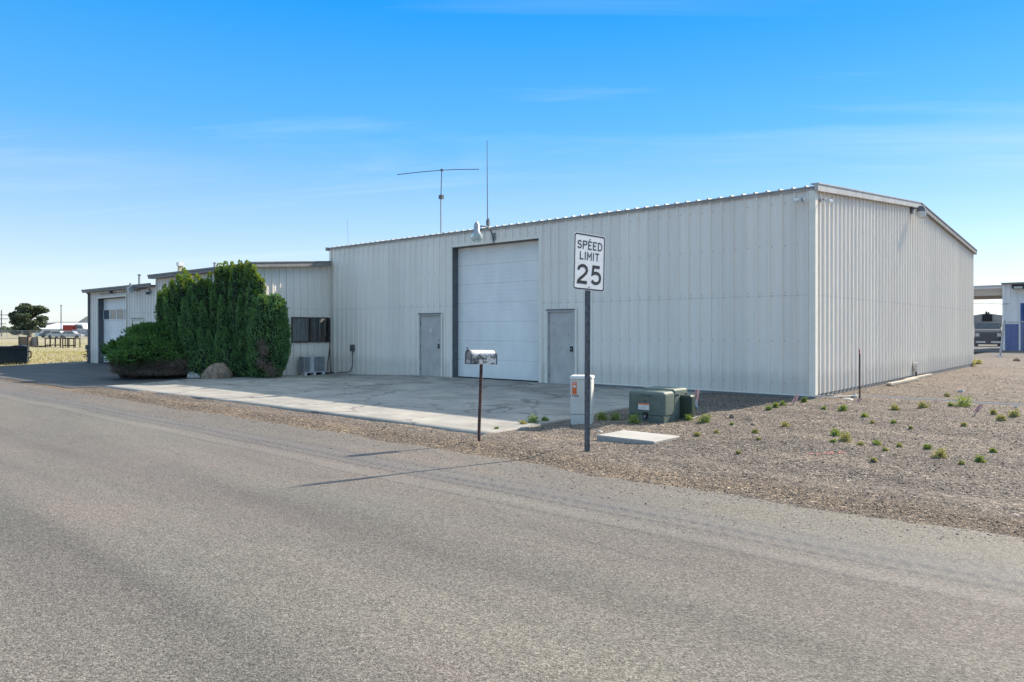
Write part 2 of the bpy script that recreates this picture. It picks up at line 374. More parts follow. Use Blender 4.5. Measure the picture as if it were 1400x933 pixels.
def mailbox_mat():
    m,N,L=nodes('worn_mailbox_metal'); b=N['Principled BSDF']; b.inputs['Metallic'].default_value=.55; b.inputs['Roughness'].default_value=.36
    tc=N.new('ShaderNodeTexCoord'); o=tc.outputs['Object']
    n=noise(N,L,mapping(N,L,o,(7,7,10)),1.0,6,.7,.8)
    c=ramp(N,L,n,[(.36,(.05,.05,.055)),(.44,(.2,.19,.18)),(.5,(.62,.60,.57)),(.75,(.8,.79,.76))])
    L.new(c,b.inputs['Base Color']); return m
m_mail=mailbox_mat()
def glass_mat(name,tint,fac=.75):
    m,N,L=nodes(name); t=N.new('ShaderNodeBsdfTransparent'); t.inputs[0].default_value=(*tint,1)
    gl=N.new('ShaderNodeBsdfGlossy'); gl.inputs['Roughness'].default_value=.04; gl.inputs[0].default_value=(.9,.95,1,1)
    lw=N.new('ShaderNodeLayerWeight'); lw.inputs[0].default_value=.25
    mx=N.new('ShaderNodeMixShader'); L.new(math_(N,L,'MULTIPLY_ADD',lw.outputs['Fresnel'],.8,.08),mx.inputs[0]); L.new(t.outputs[0],mx.inputs[1]); L.new(gl.outputs[0],mx.inputs[2])
    L.new(mx.outputs[0],N['Material Output'].inputs[0]); return m
m_glass=glass_mat('window_glass',(.75,.78,.80))
m_lens=mat('lamp_lens',(.62,.70,.64),.2,var=.05); m_lens.node_tree.nodes['Principled BSDF'].inputs['Transmission Weight'].default_value=.35
m_inner=mat('dark_interior',(.03,.03,.03),.9)
m_blind=mat('vertical_blind',(.60,.54,.48),.7)
def chain_mat():
    m,N,L=nodes('chain_link'); b=N['Principled BSDF']; b.inputs['Base Color'].default_value=(.45,.46,.47,1); b.inputs['Metallic'].default_value=.5; b.inputs['Roughness'].default_value=.5
    tc=N.new('ShaderNodeTexCoord'); s=N.new('ShaderNodeSeparateXYZ'); L.new(tc.outputs['Object'],s.inputs[0])
    fs=[]
    for op in ('ADD','SUBTRACT'):
        a=math_(N,L,op,s.outputs[0],s.outputs[2]); a=math_(N,L,'PINGPONG',math_(N,L,'MULTIPLY',a,1/.075),.5); fs.append(math_(N,L,'LESS_THAN',a,.022))
    f=math_(N,L,'MAXIMUM',fs[0],fs[1])
    t=N.new('ShaderNodeBsdfTransparent'); mx=N.new('ShaderNodeMixShader'); L.new(f,mx.inputs[0]); L.new(t.outputs[0],mx.inputs[1]); L.new(b.outputs[0],mx.inputs[2])
    L.new(mx.outputs[0],N['Material Output'].inputs[0]); return m
m_chain=chain_mat()
m_arb=leafmat('arborvitae_leaf',(.055,.135,.055),(.17,.31,.11),.22,1.5)
m_arbtip=leafmat('arborvitae_sunlit_tip',(.10,.17,.03),(.22,.30,.05),.42,1.7)  # yellow-green of the sunlit spire tops, put into the leaf colour
m_jun=leafmat('juniper_leaf',(.035,.10,.035),(.12,.24,.07),.25,1.6)
m_dead=leafmat('dead_twigs',(.09,.065,.05),(.26,.20,.15),.05,1.0)
m_core=mat('shrub_core',(.016,.030,.018),.95,var=.3,scale=8)  # near-black green: the shade inside the foliage put into the colour
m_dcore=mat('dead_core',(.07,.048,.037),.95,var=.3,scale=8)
m_tree=leafmat('tree_leaf',(.045,.065,.045),(.10,.13,.075),.2,1.3)
m_bark=mat('bark',(.10,.075,.055),.9,var=.3,scale=6)
m_weed=leafmat('weed_leaf',(.10,.17,.045),(.26,.33,.12),.35,1.5)
m_weedd=leafmat('dry_weed_leaf',(.22,.24,.09),(.42,.40,.20),.3,1.2)
m_grass=leafmat('field_grass',(.24,.24,.08),(.55,.47,.27),.3,1.2)
m_stone=mat('loose_stone',(.27,.228,.192),.9,var=.25,scale=2,island=.6,spec=.2)
m_straw=mat('straw_debris',(.36,.30,.22),.9,var=.2,island=.6)
# ---------------------------------------------------------------- text
def text_mesh(s, w, h, mat_, parent, name, place, thick=0.0, depthm=.0015):
    cu=bpy.data.curves.new('txt','FONT'); cu.body=s; cu.offset=thick; cu.extrude=0; cu.resolution_u=4
    t=bpy.data.objects.new('txt',cu); col.objects.link(t); bpy.context.view_layer.update()
    me=bpy.data.meshes.new_from_object(t.evaluated_get(bpy.context.evaluated_depsgraph_get()))
    bpy.data.objects.remove(t)
    vs=[v.co.copy() for v in me.vertices]
    x0=min(v.x for v in vs);x1=max(v.x for v in vs);y0=min(v.y for v in vs);y1=max(v.y for v in vs)
    for i,v in enumerate(me.vertices):
        a=(vs[i].x-x0)/(x1-x0)*w; b=(vs[i].y-y0)/(y1-y0)*h
        v.co=place(a,b)
    me.name=name; me.materials.clear(); me.materials.append(mat_)
    o=bpy.data.objects.new(name,me); col.objects.link(o); o.parent=parent
    return o
GL={'S':(.56,[[(.54,.80),(.48,.92),(.30,1),(.14,.96),(.03,.84),(.04,.68),(.16,.57),(.40,.48),(.52,.37),(.55,.22),(.46,.07),(.28,0),(.10,.05),(.01,.20)]]),
'P':(.54,[[(.0,0),(0,1),(.32,1),(.46,.95),(.54,.84),(.54,.68),(.46,.57),(.32,.52),(.04,.52)]]),
'E':(.48,[[(.48,1),(0,1),(0,0),(.48,0)],[(0,.52),(.38,.52)]]),
'D':(.56,[[(0,0),(0,1),(.26,1),(.44,.93),(.54,.76),(.56,.5),(.54,.24),(.44,.07),(.26,0),(-.04,0)]]),
'L':(.46,[[(0,1),(0,0),(.46,0)]]),'I':(.0,[[(0,0),(0,1)]]),'M':(.66,[[(0,0),(0,1),(.33,.38),(.66,1),(.66,0)]]),'T':(.52,[[(0,1),(.52,1)],[(.26,1),(.26,0)]]),
'2':(.62,[[(.02,.72),(.06,.88),(.18,.97),(.32,1),(.46,.97),(.57,.87),(.60,.72),(.55,.58),(.40,.42),(.16,.22),(.04,.08),(.02,0),(.62,0)]]),
'5':(.60,[[(.56,1),(.10,1),(.06,.56),(.18,.62),(.32,.64),(.48,.59),(.58,.47),(.60,.32),(.56,.15),(.44,.04),(.28,0),(.12,.04),(.0,.16)]])}
def strokes(word,x0,z0,W,H,t,parent,m,gap):
    '''lettering built as mitred ribbons of stroke width t on the plane x = .0046 of the sign panel'''
    tot=sum(GL[c][0] for c in word); n=len(word); Hc=H-t
    sc=(W-t-gap*(n-1)-0*t)/tot; xc=x0+t/2; mb=MB()
    for c in word:
        gw,pl=GL[c]
        for k,ln in enumerate(pl):
            P_=[Vector((xc+p[0]*sc,z0+t/2+p[1]*Hc)) for p in ln]; a=[];b=[]
            for i,p in enumerate(P_):
                d0=(p-P_[i-1]).normalized() if i else None; d1=(P_[i+1]-p).normalized() if i<len(P_)-1 else None
                if d0 is None: d0=d1; p=p-(d1*t/2 if c in 'PEDLIMT' else d1*0)
                if d1 is None: d1=d0; p=p+(d0*t/2 if c in 'LIMT' else d0*0)
                nn=Vector((-(d0+d1).y,(d0+d1).x)); nn=nn.normalized() if nn.length>1e-4 else Vector((-d0.y,d0.x))
                q=t/2/max(.45,nn.dot(Vector((-d0.y,d0.x)))); a.append(p+nn*q); b.append(p-nn*q)
            xx=.0046+.00015*k; L_=len(a)
            mb.add([(xx,v.x,v.y) for v in a]+[(xx,v.x,v.y) for v in b],[(i,i+1,L_+i+1,L_+i) for i in range(L_-1)])
        xc+=gw*sc+gap
    return mb.build('lettering',m,parent)
# ---------------------------------------------------------------- SETTING : ground
def grid_sheet(name, xs, ys, zf, m, keep=None):
    nx,ny=len(xs),len(ys)
    V=np.array([(x,y,zf(x,y)) for y in ys for x in xs],dtype='f')
    Fq=[(j*nx+i,j*nx+i+1,(j+1)*nx+i+1,(j+1)*nx+i) for j in range(ny-1) for i in range(nx-1)]
    o=arrmesh(name,V,np.array(Fq),m); tag(o,kind='structure')
    o.data.polygons.foreach_set('use_smooth',[True]*len(Fq)); return o
from mathutils import noise as mn
def lot_mask(x,y):
    # 1 where loose gravel mounds may rise
    a = sst(-9.7,-9.2,y)*(1-sst(-8.35,-8.0,y)) if x<-2.4 else sst(-9.7,-9.0,y)*(1 if x>-2.2 else 0)
    if y>-.25 and x<.15: a=0
    if y>-1.2 and x<.6: a*=.15
    if y>19: a=0
    if x<-17.5: a=0
    return a
def gnd(x,y):
    z=gz(x,y); m=lot_mask(x,y)
    if m>0:
        n=mn.fractal(Vector((x*.9,y*1.3,0)),1,2,5)*.045+mn.fractal(Vector((x*5,y*6,3)),1,2,3)*.014
        z+=m*(n+.012)
        # windrow of loose stones along the road edge, low mound by the vault lid
        z+=m*.05*math.exp(-((y+9.25+.15*math.sin(x*.9))/.28)**2)
        z+=m*.10*math.exp(-(((x-1.6)/1.6)**2+((y+6.0)/.9)**2))
    return z
xs=[-900,-400,-200,-120,-80,-60,-50,-42]+list(np.arange(-38,-18,1.0))+list(np.arange(-18,-3,.25))+list(np.arange(-3,12,.10))+list(np.arange(12,24,.4))+[26,30,36,44,60,90,150,300,600,1200]
ys=[-900,-300,-100,-50,-30,-22,-19,-16,-14,-12,-11,-10.5]+list(np.arange(-10,0,.10))+list(np.arange(0,10,.25))+list(np.arange(10,22,.6))+[23,25,28,32,38,45,60,80,120,200,400,800,1500]
ground=grid_sheet('ground',xs,ys,gnd,m_gravel)
def strip(name,poly_y0,poly_y1,xs_,ny,dz,m,lat=None):
    V=[];Fq=[];n=len(xs_)
    for j in range(ny+1):
        for i,x in enumerate(xs_):
            y0=poly_y0(x);y1=poly_y1(x); y=y0+(y1-y0)*j/ny; V.append((x,y,gz(x,y)+dz))
    for j in range(ny):
        for i in range(n-1): Fq.append((j*n+i,j*n+i+1,(j+1)*n+i+1,(j+1)*n+i))
    return tag(arrmesh(name,np.array(V),np.array(Fq),m),kind='structure')
def redge(x): return -9.72+.24*mn.fractal(Vector((x*.5,0,7)),1,2,6)+.05*mn.fractal(Vector((x*5,0,1)),1,2,3)
strip('road',lambda x:-19.5,redge,list(np.concatenate([[-900,-300,-100,-60],np.arange(-45,16,.06),[20,30,60,120,300,900]])),2,.006,m_road)
def dedge(x): return -8.15-.25*sst(-10,-17,x)+.05*mn.fractal(Vector((x*1.5,0,2)),1,2,5)
# concrete apron in front of the doors (a real slab, its lip proud of the gravel)
sx=list(np.arange(-19.4,-2.75,.15))+[-2.75]
V=[];Fq=[];ny=24;n=len(sx)
for j in range(ny+1):
    for x in sx:
        xx=x
        y0=dedge(x); y=y0+(-.004-y0)*j/ny
        if x<-17.5: xx=x-max(0,(y+8.3))*.22*(x+17.5)/-1.9
        V.append((xx,y,gz(x,y)+.022))
for j in range(ny):
    for i in range(n-1): Fq.append((j*n+i,j*n+i+1,(j+1)*n+i+1,(j+1)*n+i))
nb=len(V)
per=[i for i in range(n)]+[j*n+n-1 for j in range(1,ny+1)]
for i in per: V.append((V[i][0],V[i][1],V[i][2]-.12))
for k in range(len(per)-1): Fq.append((per[k],nb+k,nb+k+1,per[k+1]))
slab=arrmesh('concrete_apron',np.array(V),np.array(Fq),m_slab); tag(slab,kind='structure')
# asphalt drive at the left
strip('asphalt_drive',lambda x:-9.35+.1*mn.fractal(Vector((x*.7,0,9)),1,2,5),lambda x:-3.0,list(np.arange(-37,-19.2,.25)),12,.012,m_asph)
strip('asphalt_walk',lambda x:-5.2,lambda x:-3.0,[-19.45,-19.2],6,.010,m_asph)
def patch(name,pts,z,m):
    mb=MB(); mb.add([(p[0],p[1],z) for p in pts],[tuple(range(len(pts)))]); return tag(mb.build(name,m),kind='structure')
grid_sheet('field',[-620,-300,-120,-80,-60,-50,-45,-40,-37.05],[-9.4,-8,-7,-5,-3,-1.5,0,6,20,60,260],lambda x,y:gz(x,y)+.016,m_field)
# the yard asphalt by the neighbour
def Pp(u,Y): p=P2(u,Y); return (p.x,p.y)
patch('yard_asphalt',[Pp(1290,49),Pp(1700,49),Pp(1700,66),Pp(1270,66)],gz(5,40)+.03,m_asph)
# cable / string
# ---------------------------------------------------------------- ribbed sheeting
def profile(s0,s1,pitch=.305,h=.038,minor=True):
    pts=[(s0,0)]
    k=math.ceil((s0+.06)/pitch)
    while k*pitch< s1-.06:
        c=k*pitch
        pts+=[(c-.034,0),(c-.018,h),(c+.018,h),(c+.034,0)]
        if minor and c+pitch<s1:
            for q in (1/3,2/3):
                d=c+pitch*q; pts+=[(d-.022,0),(d-.010,.006),(d+.010,.006),(d+.022,0)]
        k+=1
    pts.append((s1,0)); return pts
def ribwall(name,p0,p1,nrm,zb,zt,openings,mats,parent,screws=(),pitch=.305):
    """p0,p1 2D ends; zb,zt functions of s; openings (s0,s1,z0,z1)"""
    p0=Vector(p0);p1=Vector(p1);Lg=(p1-p0).length;d=(p1-p0)/Lg;nv=Vector(nrm)
    pr=profile(0,Lg,pitch)
    S=sorted(set([s for s,_ in pr]+[o for op in openings for o in op[:2]]))
    def hh(s):
        for (a,ha),(b,hb) in zip(pr,pr[1:]):
            if a<=s<=b: return ha+(hb-ha)*((s-a)/(b-a) if b>a else 0)
        return 0
    H={s:hh(s) for s in S}
    mb=MB()
    for a,b in zip(S,S[1:]):
        mid=(a+b)/2; iv=[(zb,zt)]
        for o in openings:
            if o[0]-1e-6<mid<o[1]+1e-6:
                iv=[(zb,(lambda z:(lambda s:z))(o[2])),((lambda z:(lambda s:z))(o[3]),zt)]
        for lo,hi in iv:
            if hi(mid)-lo(mid)<.01: continue
            q=[]
            for s,f in ((a,lo),(b,lo),(b,hi),(a,hi)):
                p=p0+d*s+nv*H[s]; q.append((p.x,p.y,f(s)))
            mb.add(q,[(0,1,2,3)])
    mb.mi=1
    k=1
    while k*pitch<Lg-.1:
        for z in screws:
            s=k*pitch+.075; 
            if s<Lg-.1 and zb(s)<z<zt(s)-.05 and not any(o[0]<s<o[1] and o[2]<z<o[3] for o in openings):
                p=p0+d*s+nv*.0; e=.009
                a=p-d*e;b=p+d*e; t=nv*.008
                mb.add([(a.x,a.y,z-e),(b.x,b.y,z-e),(b.x,b.y,z+e),(a.x,a.y,z+e),(a.x+t.x,a.y+t.y,z-e),(b.x+t.x,b.y+t.y,z-e),(b.x+t.x,b.y+t.y,z+e),(a.x+t.x,a.y+t.y,z+e)],[(4,5,6,7),(0,1,5,4),(1,2,6,5),(2,3,7,6),(3,0,4,7)])
        k+=1
    return mb.build(name,mats,parent)
def ribroof(name,x0,x1,y0,z0,y1,z1,m,parent,thick=.03):
    mb=MB(); pr=profile(0,x1-x0,h=.026,minor=False)
    vs=[];fs=[]
    for s,h in pr: vs+=[(x0+s,y0,z0+h),(x0+s,y1,z1+h),(x0+s,y0,z0-thick),(x0+s,y1,z1-thick)]
    for i in range(len(pr)-1):
        a=i*4;b=a+4
        fs+=[(a,b,b+1,a+1),(a+2,a+3,b+3,b+2),(a,a+2,b+2,b),(a+1,b+1,b+3,a+3)]
    mb.add(vs,fs); return mb.build(name,m,parent)
# ---------------------------------------------------------------- MAIN BUILDING
W=-19.05; D=18.75; EV=4.90; PK=5.68; HM=D/2
bld=empty('warehouse',(0,0,0),'long cream ribbed metal warehouse with a low office wing at its left','building')
gd0=onY(619,0,338.6); gd1=onY(737.6,0,326.5); GT=(gd0.z+gd1.z)/2
d1a=onY(574,0,427); d1b=onY(604,0,427); d2a=onY(749,0,421); d2b=onY(787,0,420)
DT1=2.17; DT2=2.20
print('garage',gd0,gd1,'doors',d1a,d1b,d2a,d2b)
# wall runs from x=W to 0 at y=0, outward -y
op=[(gd0.x-W,gd1.x-W,-.4,GT),(d1a.x-W,d1b.x-W,-.4,DT1),(d2a.x-W,d2b.x-W,-.4,DT2)]
zb=lambda s:(.105 if s+W>-6.4 else (-.02 if s+W>-13 else -.02-.11*sst(-13,-17.5,s+W)))
scr=(.35,1.35,2.42,2.50,3.6,4.6)
ribwall('wall',(W,0),(0,0),(0,-1),zb,lambda s:EV,op,[m_siding,m_screw],bld,scr)
gt=lambda s: EV+(PK-EV)*(1-abs(s-HM)/HM)
ribwall('wall',(0,0),(0,D),(1,0),lambda s:.115+.0055*s,gt,[],[m_siding,m_screw],bld,scr)
ribwall('wall',(W,0),(W,D),(-1,0),lambda s:-.2,gt,[],[m_siding,m_screw],bld,())
ribwall('wall',(W,D),(0,D),(0,1),lambda s:.0,lambda s:EV,[],[m_siding,m_screw],bld,())
mb=MB(); mb.box(W+.02,-.02,.03,.25,-.5,.16 if False else .103); 
# foundation (skips the door openings)
mb=MB()
for a,b in ((W+.02,gd0.x-.02),(d1a.x,d1a.x+.001)):
    pass
mb.box(d2b.x+.06,.045,-.045,.3,-.5,.100)
mb.box(-.30,-.004,.3,D-.02,-.5,.30)
mb.split('foundation',m_found,bld)
ribroof('roof',W-.03,.03,-.09,EV+.012,HM,PK+.02,m_roof,bld)
ribroof('roof',W-.03,.03,HM,PK+.02,D+.09,EV+.012,m_roof,bld)
# bottom trim (bright drip edge), eave trim, corner trims
mb=MB(); mb.box(d2b.x+.07,.04,-.050,-.036,.078,.112); mb.split('base_trim',m_trim,bld)
mb=MB(); mb.box(W-.03,.0,-.05,-.038,EV-.07,EV-.02); mb.build('eave_trim',m_rake,bld)
mb=MB(); mb.box(-.11,.046,-.048,-.030,.11,EV-.075); mb.box(.030,.046,-.03,.11,.112,EV-.02)
mb.box(W-.03,W+.10,-.042,-.028,-.13,EV-.075); mb.split('corner_trim',m_trim,bld)
def rake(y0,z0,y1,z1,m,hh,th,nm):
    mb=MB(); mb.prism([(y0,z0-hh),(y1,z1-hh),(y1,z1+.05),(y0,z0+.05)],.034,.034+th,'x')
    mb.prism([(y0,z0+.048),(y1,z1+.048),(y1,z1+.075),(y0,z0+.075)],-.05,.05+th,'x'); return mb.build(nm,m,bld)
rake(-.10,EV,HM,PK,m_rake,.11,.09,'rake_trim'); rake(HM+.002,PK,D+.10,EV,m_fascia,.11,.09,'rake_trim')
mb=MB(); mb.box(W-.14,W-.035,-.14,.02,EV-.10,EV+.03); mb.build('gutter_end',m_fascia,bld)
# garage door
def garage(x0,x1,y,zt,sec,rec,name_mat,win=None,parent=bld,zbt=0.0,lab=None):
    mb=MB(); nsec=round((zt-zbt)/sec); sh=(zt-zbt)/nsec
    pr=[(zbt,0)]
    for i in range(nsec):
        b=zbt+i*sh
        pr+=[(b+.010,-.006),(b+.016,.014)]
        for q in (1,2,3,4): 
            c=b+sh*q/5; pr+=[(c-.008,.014),(c-.004,.009),(c+.004,.009),(c+.008,.014)]
        pr+=[(b+sh-.016,.014),(b+sh-.010,-.006)]
    pr.append((zt,0)); yy=y+rec
    wz=None
    if win: wz=(zbt+sh*win[0]+.04, zbt+sh*(win[0]+1)-.04)
    segs=[(x0,x1)]
    vs=[];fs=[]
    for z,h in pr: vs+=[(x0,yy-h,z),(x1,yy-h,z)]
    for i in range(len(pr)-1):
        if pr[i+1][0]-pr[i][0]<1e-6: continue
        fs.append((2*i,2*i+1,2*i+3,2*i+2))
    mb.add(vs,fs); o=mb.build('garage_door',name_mat,parent)
    if lab: o['label']=lab
    if win:
        n=win[1]; w=(x1-x0)/n
        for k in range(n):
            a=x0+k*w+.06; b=x0+(k+1)*w-.06
            f=MB()
            for q in ((a-.04,a,wz[0]-.04,wz[1]+.04),(b,b+.04,wz[0]-.04,wz[1]+.04),(a,b,wz[0]-.04,wz[0]),(a,b,wz[1],wz[1]+.04)):
                f.box(q[0],q[1],yy-.034,yy-.017,q[2],q[3])
            f.build('window_frame',m_white,o)
            g=MB(); g.box(a,b,yy-.022,yy-.0165,wz[0],wz[1]); g.build('window_pane',m_dpane,o)
    # jambs and head of the recess
    j=MB(); j.box(x0-.003,x0+.012,y-.002,yy+.05,-.3,zt); j.box(x1-.012,x1+.003,y-.002,yy+.05,-.3,zt)
    j.box(x0+.012,x1-.012,y-.002,yy+.05,zt-.012,zt+.003); j.build('door_jamb',m_jamb,parent)
    s=MB(); s.box(x0+.012,x1-.012,yy-.02,yy+.01,zbt-.05,zbt+.04); s.build('bottom_seal',m_dark,o)
    # cream surround
    t=MB(); t.box(x0-.09,x0-.003,y-.046,y-.030,zbt-.02,zt+.09); t.box(x1+.003,x1+.09,y-.046,y-.030,zbt-.02,zt+.09); t.box(x0-.003,x1+.003,y-.046,y-.030,zt+.004,zt+.09)
    t.split('door_surround',m_trim,parent); return o
m_dpane=mat('dark_pane',(.10,.12,.14),.12,var=.1)
garage(gd0.x,gd1.x,0,GT,.61,.26,m_white,zbt=.0,lab='tall white sectional garage door')
def mandoor(x0,x1,y,zt,rec,zb_,note,m=m_greydoor,handle=True,holes=False):
    fr=MB(); w=.05
    fr.box(x0,x0+w,y-.05,y+.10,zb_-.05,zt); fr.box(x1-w,x1,y-.05,y+.10,zb_-.05,zt); fr.box(x0+w,x1-w,y-.05,y+.10,zt-w,zt)
    dr=MB(); dr.bbox(x0+w+.004,x1-w-.004,y+rec,y+rec+.045,zb_+.012,zt-w-.004,.003); d=dr.build('door',m,bld)
    f=fr.build('door_frame',m_greydoor if m is m_greydoor else m_trim,d)
    hd=MB(); hd.box(x0-.03,x1+.02,y-.075,y-.051,zt+.001,zt+.03); hd.build('door_drip_cap',m_jamb,d)
    st=MB(); st.box(x0-.02,x1+.02,y-.03,y+.12,zb_-.12,zb_+.012); st.build('threshold',m_jamb,d)
    tr=MB(); tr.box(x0-.07,x0-.002,y-.046,y-.03,zb_,zt+.06); tr.box(x1+.002,x1+.07,y-.046,y-.03,zb_,zt+.06); tr.split('door_surround',m_trim,d)
    if handle:
        h=MB(); h.box(x1-w-.15,x1-w-.006,y+rec-.012,y+rec-.001,.98,1.13); h.build('latch_plate',m_dark,d)
        k=MB(); k.tube([(x1-w-.085,y+rec-.012,1.055),(x1-w-.085,y+rec-.05,1.055)],.022,10); k.tube([(x1-w-.085,y+rec-.045,1.055),(x1-w-.15,y+rec-.05,1.055)],.009,8); k.build('handle',m_steel,d,smooth=True)
        for q in (.25,1.05,1.85):
            hg=MB(); hg.tube([(x0+w-.006,y-.012,q-.05),(x0+w-.006,y-.012,q+.05)],.011,8); hg.build('hinge',m_dark,d)
    if note:
        p=MB(); xm=x0+(x1-x0)*.5; p.box(xm-.05,xm+.05,y+rec-.004,y+rec-.001,1.52,1.66); p.build('notice',m_paper,d)
        p=MB(); p.tube([(x1-w-.085,y+rec-.001,1.27),(x1-w-.085,y+rec-.02,1.27)],.025,10); p.build('deadbolt',m_steel,d)
    if holes:
        p=MB()
        for zz in (1.82,1.45):
            for k in (.22,.75): p.tube([(x0+(x1-x0)*k,y+rec-.003,zz),(x0+(x1-x0)*k,y+rec-.0005,zz)],.014,8)
        p.split('plugged_hole',m_jamb,d)
    return d
mandoor(d1a.x,d1b.x,0,DT1,.0,.0,True)['label']='grey steel door with a small white notice'
mandoor(d2a.x,d2b.x,0,DT2,.0,.0,False,holes=True)['label']='grey steel door with four plugged holes'
# ---------------------------------------------------------------- OFFICE WING
YF=-3.18; X1=-27.78; X2=-35.98; ZO=3.93; ZG=3.58; YB=9.0
sl=1/12
wa=onX(398,W,434); wb=onX(454.3,W,434); wtop=onX(426,W,434).z; wbot=onX(426,W,468.5).z
wa_s=wa.y-YF; wb_s=min(wb.y,-.06)-YF
ribwall('wall',(W,YF),(W,-.03),(1,0),lambda s:-.16,lambda s:ZO+s*sl,[(wa_s,wb_s,wbot,wtop)],[m_siding,m_screw],bld,(.4,1.6,3.2))
ribwall('wall',(X1,YF),(W,YF),(0,-1),lambda s:-.16,lambda s:ZO,[],[m_siding,m_screw],bld,(.4,1.6,3.2))
ribwall('wall',(X1,YF),(X1,YB),(-1,0),lambda s:2.,lambda s:ZO+s*sl,[],[m_siding,m_screw],bld,())
ribwall('wall',(X1,YB),(W,YB),(0,1),lambda s:-.1,lambda s:ZO+.9,[],[m_siding,m_screw],bld,())
g0=onY(134.6,YF,405); g1=onY(173,YF,405); GT2=3.22
m0=onY(181,YF); m1=onY(196,YF)
print('wing garage',g0,g1, 'man',m0,m1,'win',wa,wb,wtop,wbot)
ribwall('wall',(X2,YF),(X1,YF),(0,-1),lambda s:-.14,lambda s:ZG,[(g0.x-X2,g1.x-X2,-.4,GT2),(m0.x-X2,m1.x-X2,-.4,2.15)],[m_siding,m_screw],bld,(.4,1.6,3.2))
ribwall('wall',(X2,YF),(X2,YB),(-1,0),lambda s:-.14,lambda s:ZG+s*sl,[],[m_siding,m_screw],bld,())
ribwall('wall',(X2,YB),(X1,YB),(0,1),lambda s:-.1,lambda s:ZG+.9,[],[m_siding,m_screw],bld,())
garage(g0.x,g1.x,YF,GT2,.55,.26,m_white,win=(4,4),zbt=-.07,lab='small white garage door with a row of four windows')
mandoor(m0.x,m1.x,YF,2.15,.0,-.08,False,m=m_trim)
ribroof('roof',X1-.25,W+.232,YF-.22,ZO+.05,0-.15,ZO+.05+3.25*sl,m_roof,bld)
ribroof('roof',X1-.25,W-.04,-.15,ZO+.06+3.25*sl,YB,ZO+.06+12.2*sl,m_roof,bld)
ribroof('roof',X2-.25,X1-.05,YF-.22,ZG+.03,YB,ZG+.03+12.2*sl,m_roof,bld)
def fascia(x0,x1,y,z0,z1):
    mb=MB(); mb.box(x0,x1,y-.04,y,z0,z1); mb.box(x0,x1,y,y+.22,z0-.0,z0+.02); mb.box(x0,x1,y-.075,y-.04,z1-.05,z1+.015); mb.build('fascia',m_fascia,bld)
fascia(X1-.25,W+.27,YF-.23,ZO-.02,ZO+.14); fascia(X2-.25,X1-.01,YF-.23,ZG-.02,ZG+.12)
mb=MB(); mb.prism([(YF-.23,ZO-.02),(-.15,ZO+.235),(-.15,ZO+.40),(YF-.23,ZO+.14)],W+.235,W+.275,'x'); mb.prism([(YF-.26,ZO+.14),(-.15,ZO+.402),(-.15,ZO+.435),(YF-.26,ZO+.175)],W-.1,W+.30,'x'); mb.build('fascia',m_fascia,bld)
mb=MB(); mb.prism([(YF-.23,ZG-.02),(YB,ZG+1.0),(YB,ZG+1.14),(YF-.23,ZG+.12)],X2-.25,X2-.21,'x'); mb.build('fascia',m_fascia,bld)
mb=MB(); mb.box(W-.10,W+.044,YF-.044,YF-.03,-.16,ZO-.03); mb.box(W+.03,W+.044,YF-.03,YF+.10,-.16,ZO-.03); mb.box(X2-.044,X2+.1,YF-.044,YF-.03,-.14,ZG-.03); mb.box(X1+.0,X1+.09,YF-.044,YF-.03,-.14,ZO-.03); mb.split('corner_trim',m_trim,bld)
mb=MB(); mb.box(X2+.11,X2+.21,YF-.12,YF-.045,-.12,ZG-.1); mb.tube([(X2+.16,YF-.08,ZG-.1),(X2+.12,YF-.16,ZG-.02)],.045,8); mb.build('downspout',m_jamb,bld)
# office window
ya,yb=wa.y,YF+wb_s
wn=MB(); x=W
for a,b,c,d in ((ya,yb,wtop-.05,wtop),(ya,yb,wbot,wbot+.05),(ya,ya+.05,wbot+.05,wtop-.05),(yb-.05,yb,wbot+.05,wtop-.05),((ya+yb)/2-.035,(ya+yb)/2+.035,wbot+.05,wtop-.05)):
    wn.box(x-.04,x+.05,a,b,c,d)
win=wn.build('window',m_bronze,bld)
for a,b in ((ya+.05,(ya+yb)/2-.035),((ya+yb)/2+.035,yb-.05)):
    g=MB(); g.box(x-.002,x+.004,a,b,wbot+.05,wtop-.05); g.build('window_pane',m_glass,win)
bl=MB(); yy=ya+.08
while yy<(ya+yb)/2-.04: bl.box(x-.16,x-.155,yy,yy+.075,wbot+.06,wtop-.06); yy+=.095
while yy<yb-.1: 
    yy+=.26
    if yy<yb-.1: bl.box(x-.16,x-.155,yy,yy+.045,wbot+.06,wtop-.06)
bl.build('blinds',m_blind,win)
ib=MB(); ib.box(x-.7,x-.69,ya-.3,yb+.04,wbot-.3,wtop+.3); ib.box(x-.69,x-.04,ya-.3,yb+.04,wbot-.31,wbot-.3); ib.box(x-.69,x-.04,ya-.3,yb+.04,wtop+.3,wtop+.31); ib.build('interior',m_inner,win)
rs=MB(); rs.box(x-.10,x-.09,yb-.5,yb-.10,wbot+.08,wbot+.26); rs.build('window_sticker',mat('dull_red',(.22,.05,.05),.7),win)
